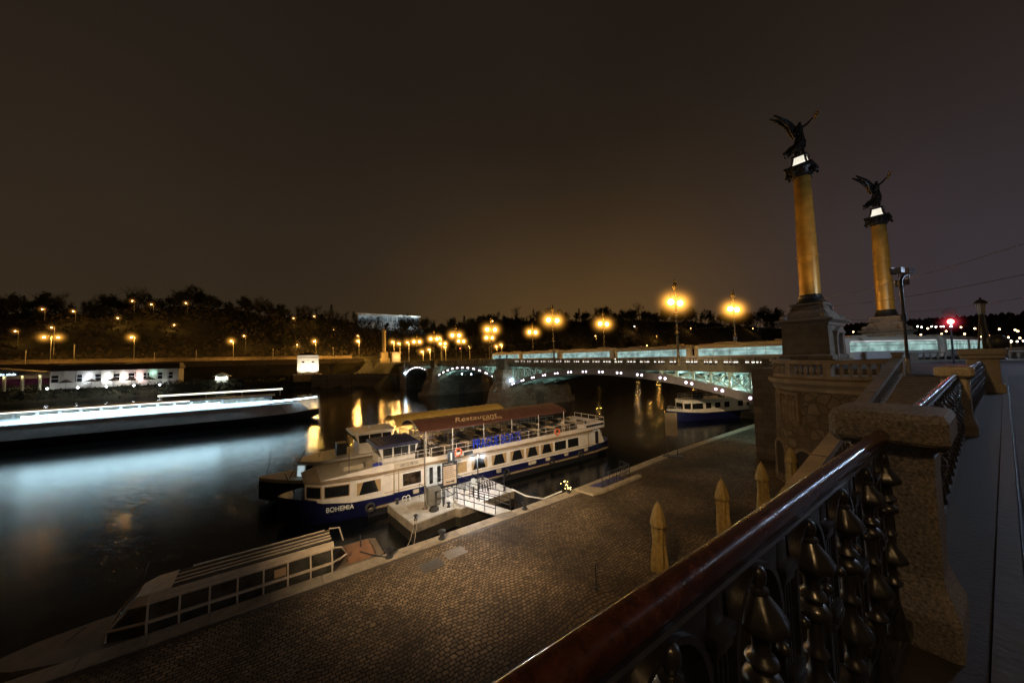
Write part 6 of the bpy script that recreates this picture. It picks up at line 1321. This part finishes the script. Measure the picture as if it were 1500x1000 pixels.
# ------------------------------------------------------------------ city hills up river, right of the columns
q = MB(); cols = 60; rows = 9
for j in range(rows+1):
    for i in range(cols+1):
        az = radians(-14+34*i/cols); R_ = 520+j*70; h_ = 9+58*sm(0,1,j/rows)*(1-.30*sm(.55,1.,1-i/cols))+ (3*sin(i*1.1)+2*sin(i*2.7+j))*j/rows
        q.v.append((R_*cos(az),R_*sin(az),h_))
for j in range(rows):
    for i in range(cols): q.f.append((j*(cols+1)+i,j*(cols+1)+i+1,(j+1)*(cols+1)+i+1,(j+1)*(cols+1)+i))
struct(q.build('distant_hill', M('distant_hill_ground', (.03,.026,.024), .95, var=.4, vscale=.05), None, True, angle=180))
q = MB()
for k in range(5000):
    az = radians(rnd.uniform(-12,19)); R_ = rnd.uniform(560,1130); j = (R_-520)/70; i = (az*57.2958+14)/34*cols; h_ = 9+58*sm(0,1,j/rows)*(1-.30*sm(.55,1.,1-i/cols)); s = rnd.uniform(2,5.5); a = rnd.random()*6.28
    x, y = R_*cos(az), R_*sin(az); q.add([(x-s*cos(a)*.4,y+s,h_-1),(x+s*cos(a)*.4,y-s,h_-1),(x,y+rnd.uniform(-2,2),h_+s*rnd.uniform(.8,2.0))],[(0,1,2)])
o = q.build('distant_woodland', M('distant_woodland_leaves', (.028,.024,.022), .95, var=.4, vscale=.05)); o['kind'] = 'stuff'; o['label'] = 'dark woodland on the hill beyond the columns'
WL_ = E('distant_white_light',(1.,.9,.75),16,'NONE'); AL_ = E('distant_amber_light',(1.,.6,.28),16,'NONE')
DL = [(1344,478,1),(1350,479,1),(1359,481,0),(1365,478,1),(1371,478.5,1),(1378,478,1),(1382,478,1),(1392,478,1),(1349,490,0),(1379,489,0),(1386,485,0),(1408,479,0),(1413,489,0),(1428,481,0),(1464,482,0),(1487,483,0),(1491,485,0),(1448,491,0),(1438,493,0),(1477,494,0),(1494,495,0),(1456,501,1),(1482,500,1),(1490,500,1),(1499,499,1),(1250,486,0),(1318,500,0)]
for i,(px,py,k) in enumerate(DL):
    d = ray(px,py); d = d/sqrt(d.x**2+d.y**2); p = CAM + d*(500+2*i); t = thing('distant_street_lamp', ('white' if k else 'amber')+' pinprick street lamp on the distant city hill', 'street lamp', (p.x,p.y,p.z), 0, ('white' if k else 'amber')+' lamps on the distant city hill')
    MB().sphere((0,0,0),.62 if k else .7,6).build('lamp_head', WL_ if k else AL_, t); MB().tube((0,0,.0),(0,0,-9),.15,4).build('pole', DARKM, t)
# lamps on the embankment in front of that hill
for i,(px,py,d_) in enumerate(((1352,506,170),(1399,505.5,190),(1405,506,196),(1410,506,202),(1414,505.5,208),(1418,504.5,214),(1480,500,150))):
    d = ray(px,py); d = d/sqrt(d.x**2+d.y**2); p = CAM + d*d_; t = thing('street_lamp', ['pale street lamp right of the floodlight pole, beyond the balustrade','first of five pale lamps in a row right of the traffic light','second of five pale lamps in a row right of the traffic light','third of five pale lamps in a row right of the traffic light','fourth of five pale lamps in a row right of the traffic light','fifth of five pale lamps in a row right of the traffic light','pale street lamp near the right edge behind the ball'][i], 'street lamp', (p.x,p.y,ZS-.1), 0, 'pale lamps beyond the plaza')
    h = p.z-ZS+.1; MB().tube((0,0,0),(0,0,h),.09,5).build('pole', LPOLE, t); MB().sphere((0,0,h),.30,8).build('lamp_head', E('pale_amber_lamp',(1.,.75,.45),14,'NONE') if i==0 else bpy.data.materials['pale_amber_lamp'], t, True)
# ------------------------------------------------------------------ overhead wires
def wire(p0, p1, sag, lab, r=.022):
    a, b = Vector(p0), Vector(p1); tag(MB().path([a.lerp(b,k/12)-Vector((0,0,sag*sin(pi*k/12))) for k in range(13)], r, 4).build('overhead_wire', DARKM), lab, 'wire', 'overhead wires of the tramway')
wire((XU+.15,24.55,15.2),(XD-.15,24.0,15.3),.5,'span wire between the two nearest bridge lamps'); wire((XU+.15,49,15.2),(XD-.15,50,15.3),.5,'span wire between the second pair of bridge lamps')
wire((49.6,139,15.4),(49.6,12,14.6),.3,'tram contact wire along the bridge'); wire((49.6,12,14.6),(66,5.2,14.4),.1,'tram contact wire curving over the plaza'); wire((66,5.2,14.4),(130,1.5,14.2),.3,'tram contact wire leading away past the columns')
for i,(a,b) in enumerate((((44.2,10.2,16.0),(28,-6,17.2)),((44.2,10.2,15.2),(30,-6,15.4)),((66,6.8,15.6),(26,-7,14.2)))): wire(a,b,.5,['highest span wire fanning out to the right of the columns','middle span wire fanning out to the right of the columns','lowest span wire from the farther column towards the street'][i],.018)

# ------------------------------------------------------------------ street lamps of the near embankment (outside the picture, they light the quay and the railings)
def quay_lamp(x, y, c_, pw, lab, mat, h=8.5, r=.25):
    t = thing('street_lamp', lab, 'street lamp', (x,y,ZS), 0, 'street lamps of the near embankment'); MB().lathe([(.2,0),(.2,.8),(.1,1.0),(.07,h-.5)],n=12).path([(0,0,h-.5),(0,.3,h+.1),(0,1.0,h+.2)],.05,6).build('pole', LPOLE, t); MB().sphere((0,1.0,h),r,12,.6).build('lamp_head', mat, t, True); light('lamp_light','POINT',(0,1.0,h-.05),c_,pw,r+.05,t)
quay_lamp(-3.,.75,SOD,60,'amber lamp leaning out over the quay beside the camera',LAMPF,8.7,.2)
quay_lamp(-9.,.75,SOD,60,'amber lamp leaning out over the quay behind the camera',LAMPF,8.7,.2)
quay_lamp(-2.6,-4.4,(1.,.6,.26),520,'amber street lamp behind the camera',LAMPF,6.6)
quay_lamp(16.,-10.,(.6,.76,1.),110,'cool white street lamp across the road',LAMPW, 8.)
quay_lamp(45.,-9.,(.55,.72,1.),9500,'cool white street lamp farther up the road',LAMPW, 9.)
light('quay_fill_spot','SPOT',(-9.,2.,ZS+8.6),(1.,.72,.43),60000,.25,None,(18,26.5,2.),50,1.)  # added spot, coned to brighten the moored cruise boat and spare the foreground
light('quay_fill_spot','SPOT',(-3.,2.,ZS+8.6),(1.,.72,.40),95000,.25,None,(60,30,2.5),15,.8)  # added narrow spot to brighten the small white boat under the arch
light('quay_fill_spot','SPOT',(-3.,2.,ZS+8.6),(1.,.56,.18),6400,.25,None,(25,11.5,1.3),64,1.)  # added spot to brighten the cobbles and parasols

# ------------------------------------------------------------------ render settings
sc.view_settings.view_transform = 'Standard'; sc.view_settings.look = 'None'; sc.view_settings.exposure = 0; sc.view_settings.gamma = 1
sc.render.engine = 'CYCLES'
cy_ = sc.cycles
cy_.use_denoising = True; cy_.denoiser = 'OPENIMAGEDENOISE'
try: cy_.denoising_input_passes = 'RGB_ALBEDO_NORMAL'
except Exception: pass
cy_.max_bounces = 5; cy_.diffuse_bounces = 2; cy_.glossy_bounces = 3; cy_.transparent_max_bounces = 40; cy_.volume_bounces = 0
cy_.volume_step_rate = 1.5; cy_.volume_max_steps = 48
cy_.sample_clamp_indirect = 4; cy_.sample_clamp_direct = 0; cy_.caustics_reflective = False; cy_.caustics_refractive = False
cy_.use_light_tree = True; cy_.blur_glossy = .5
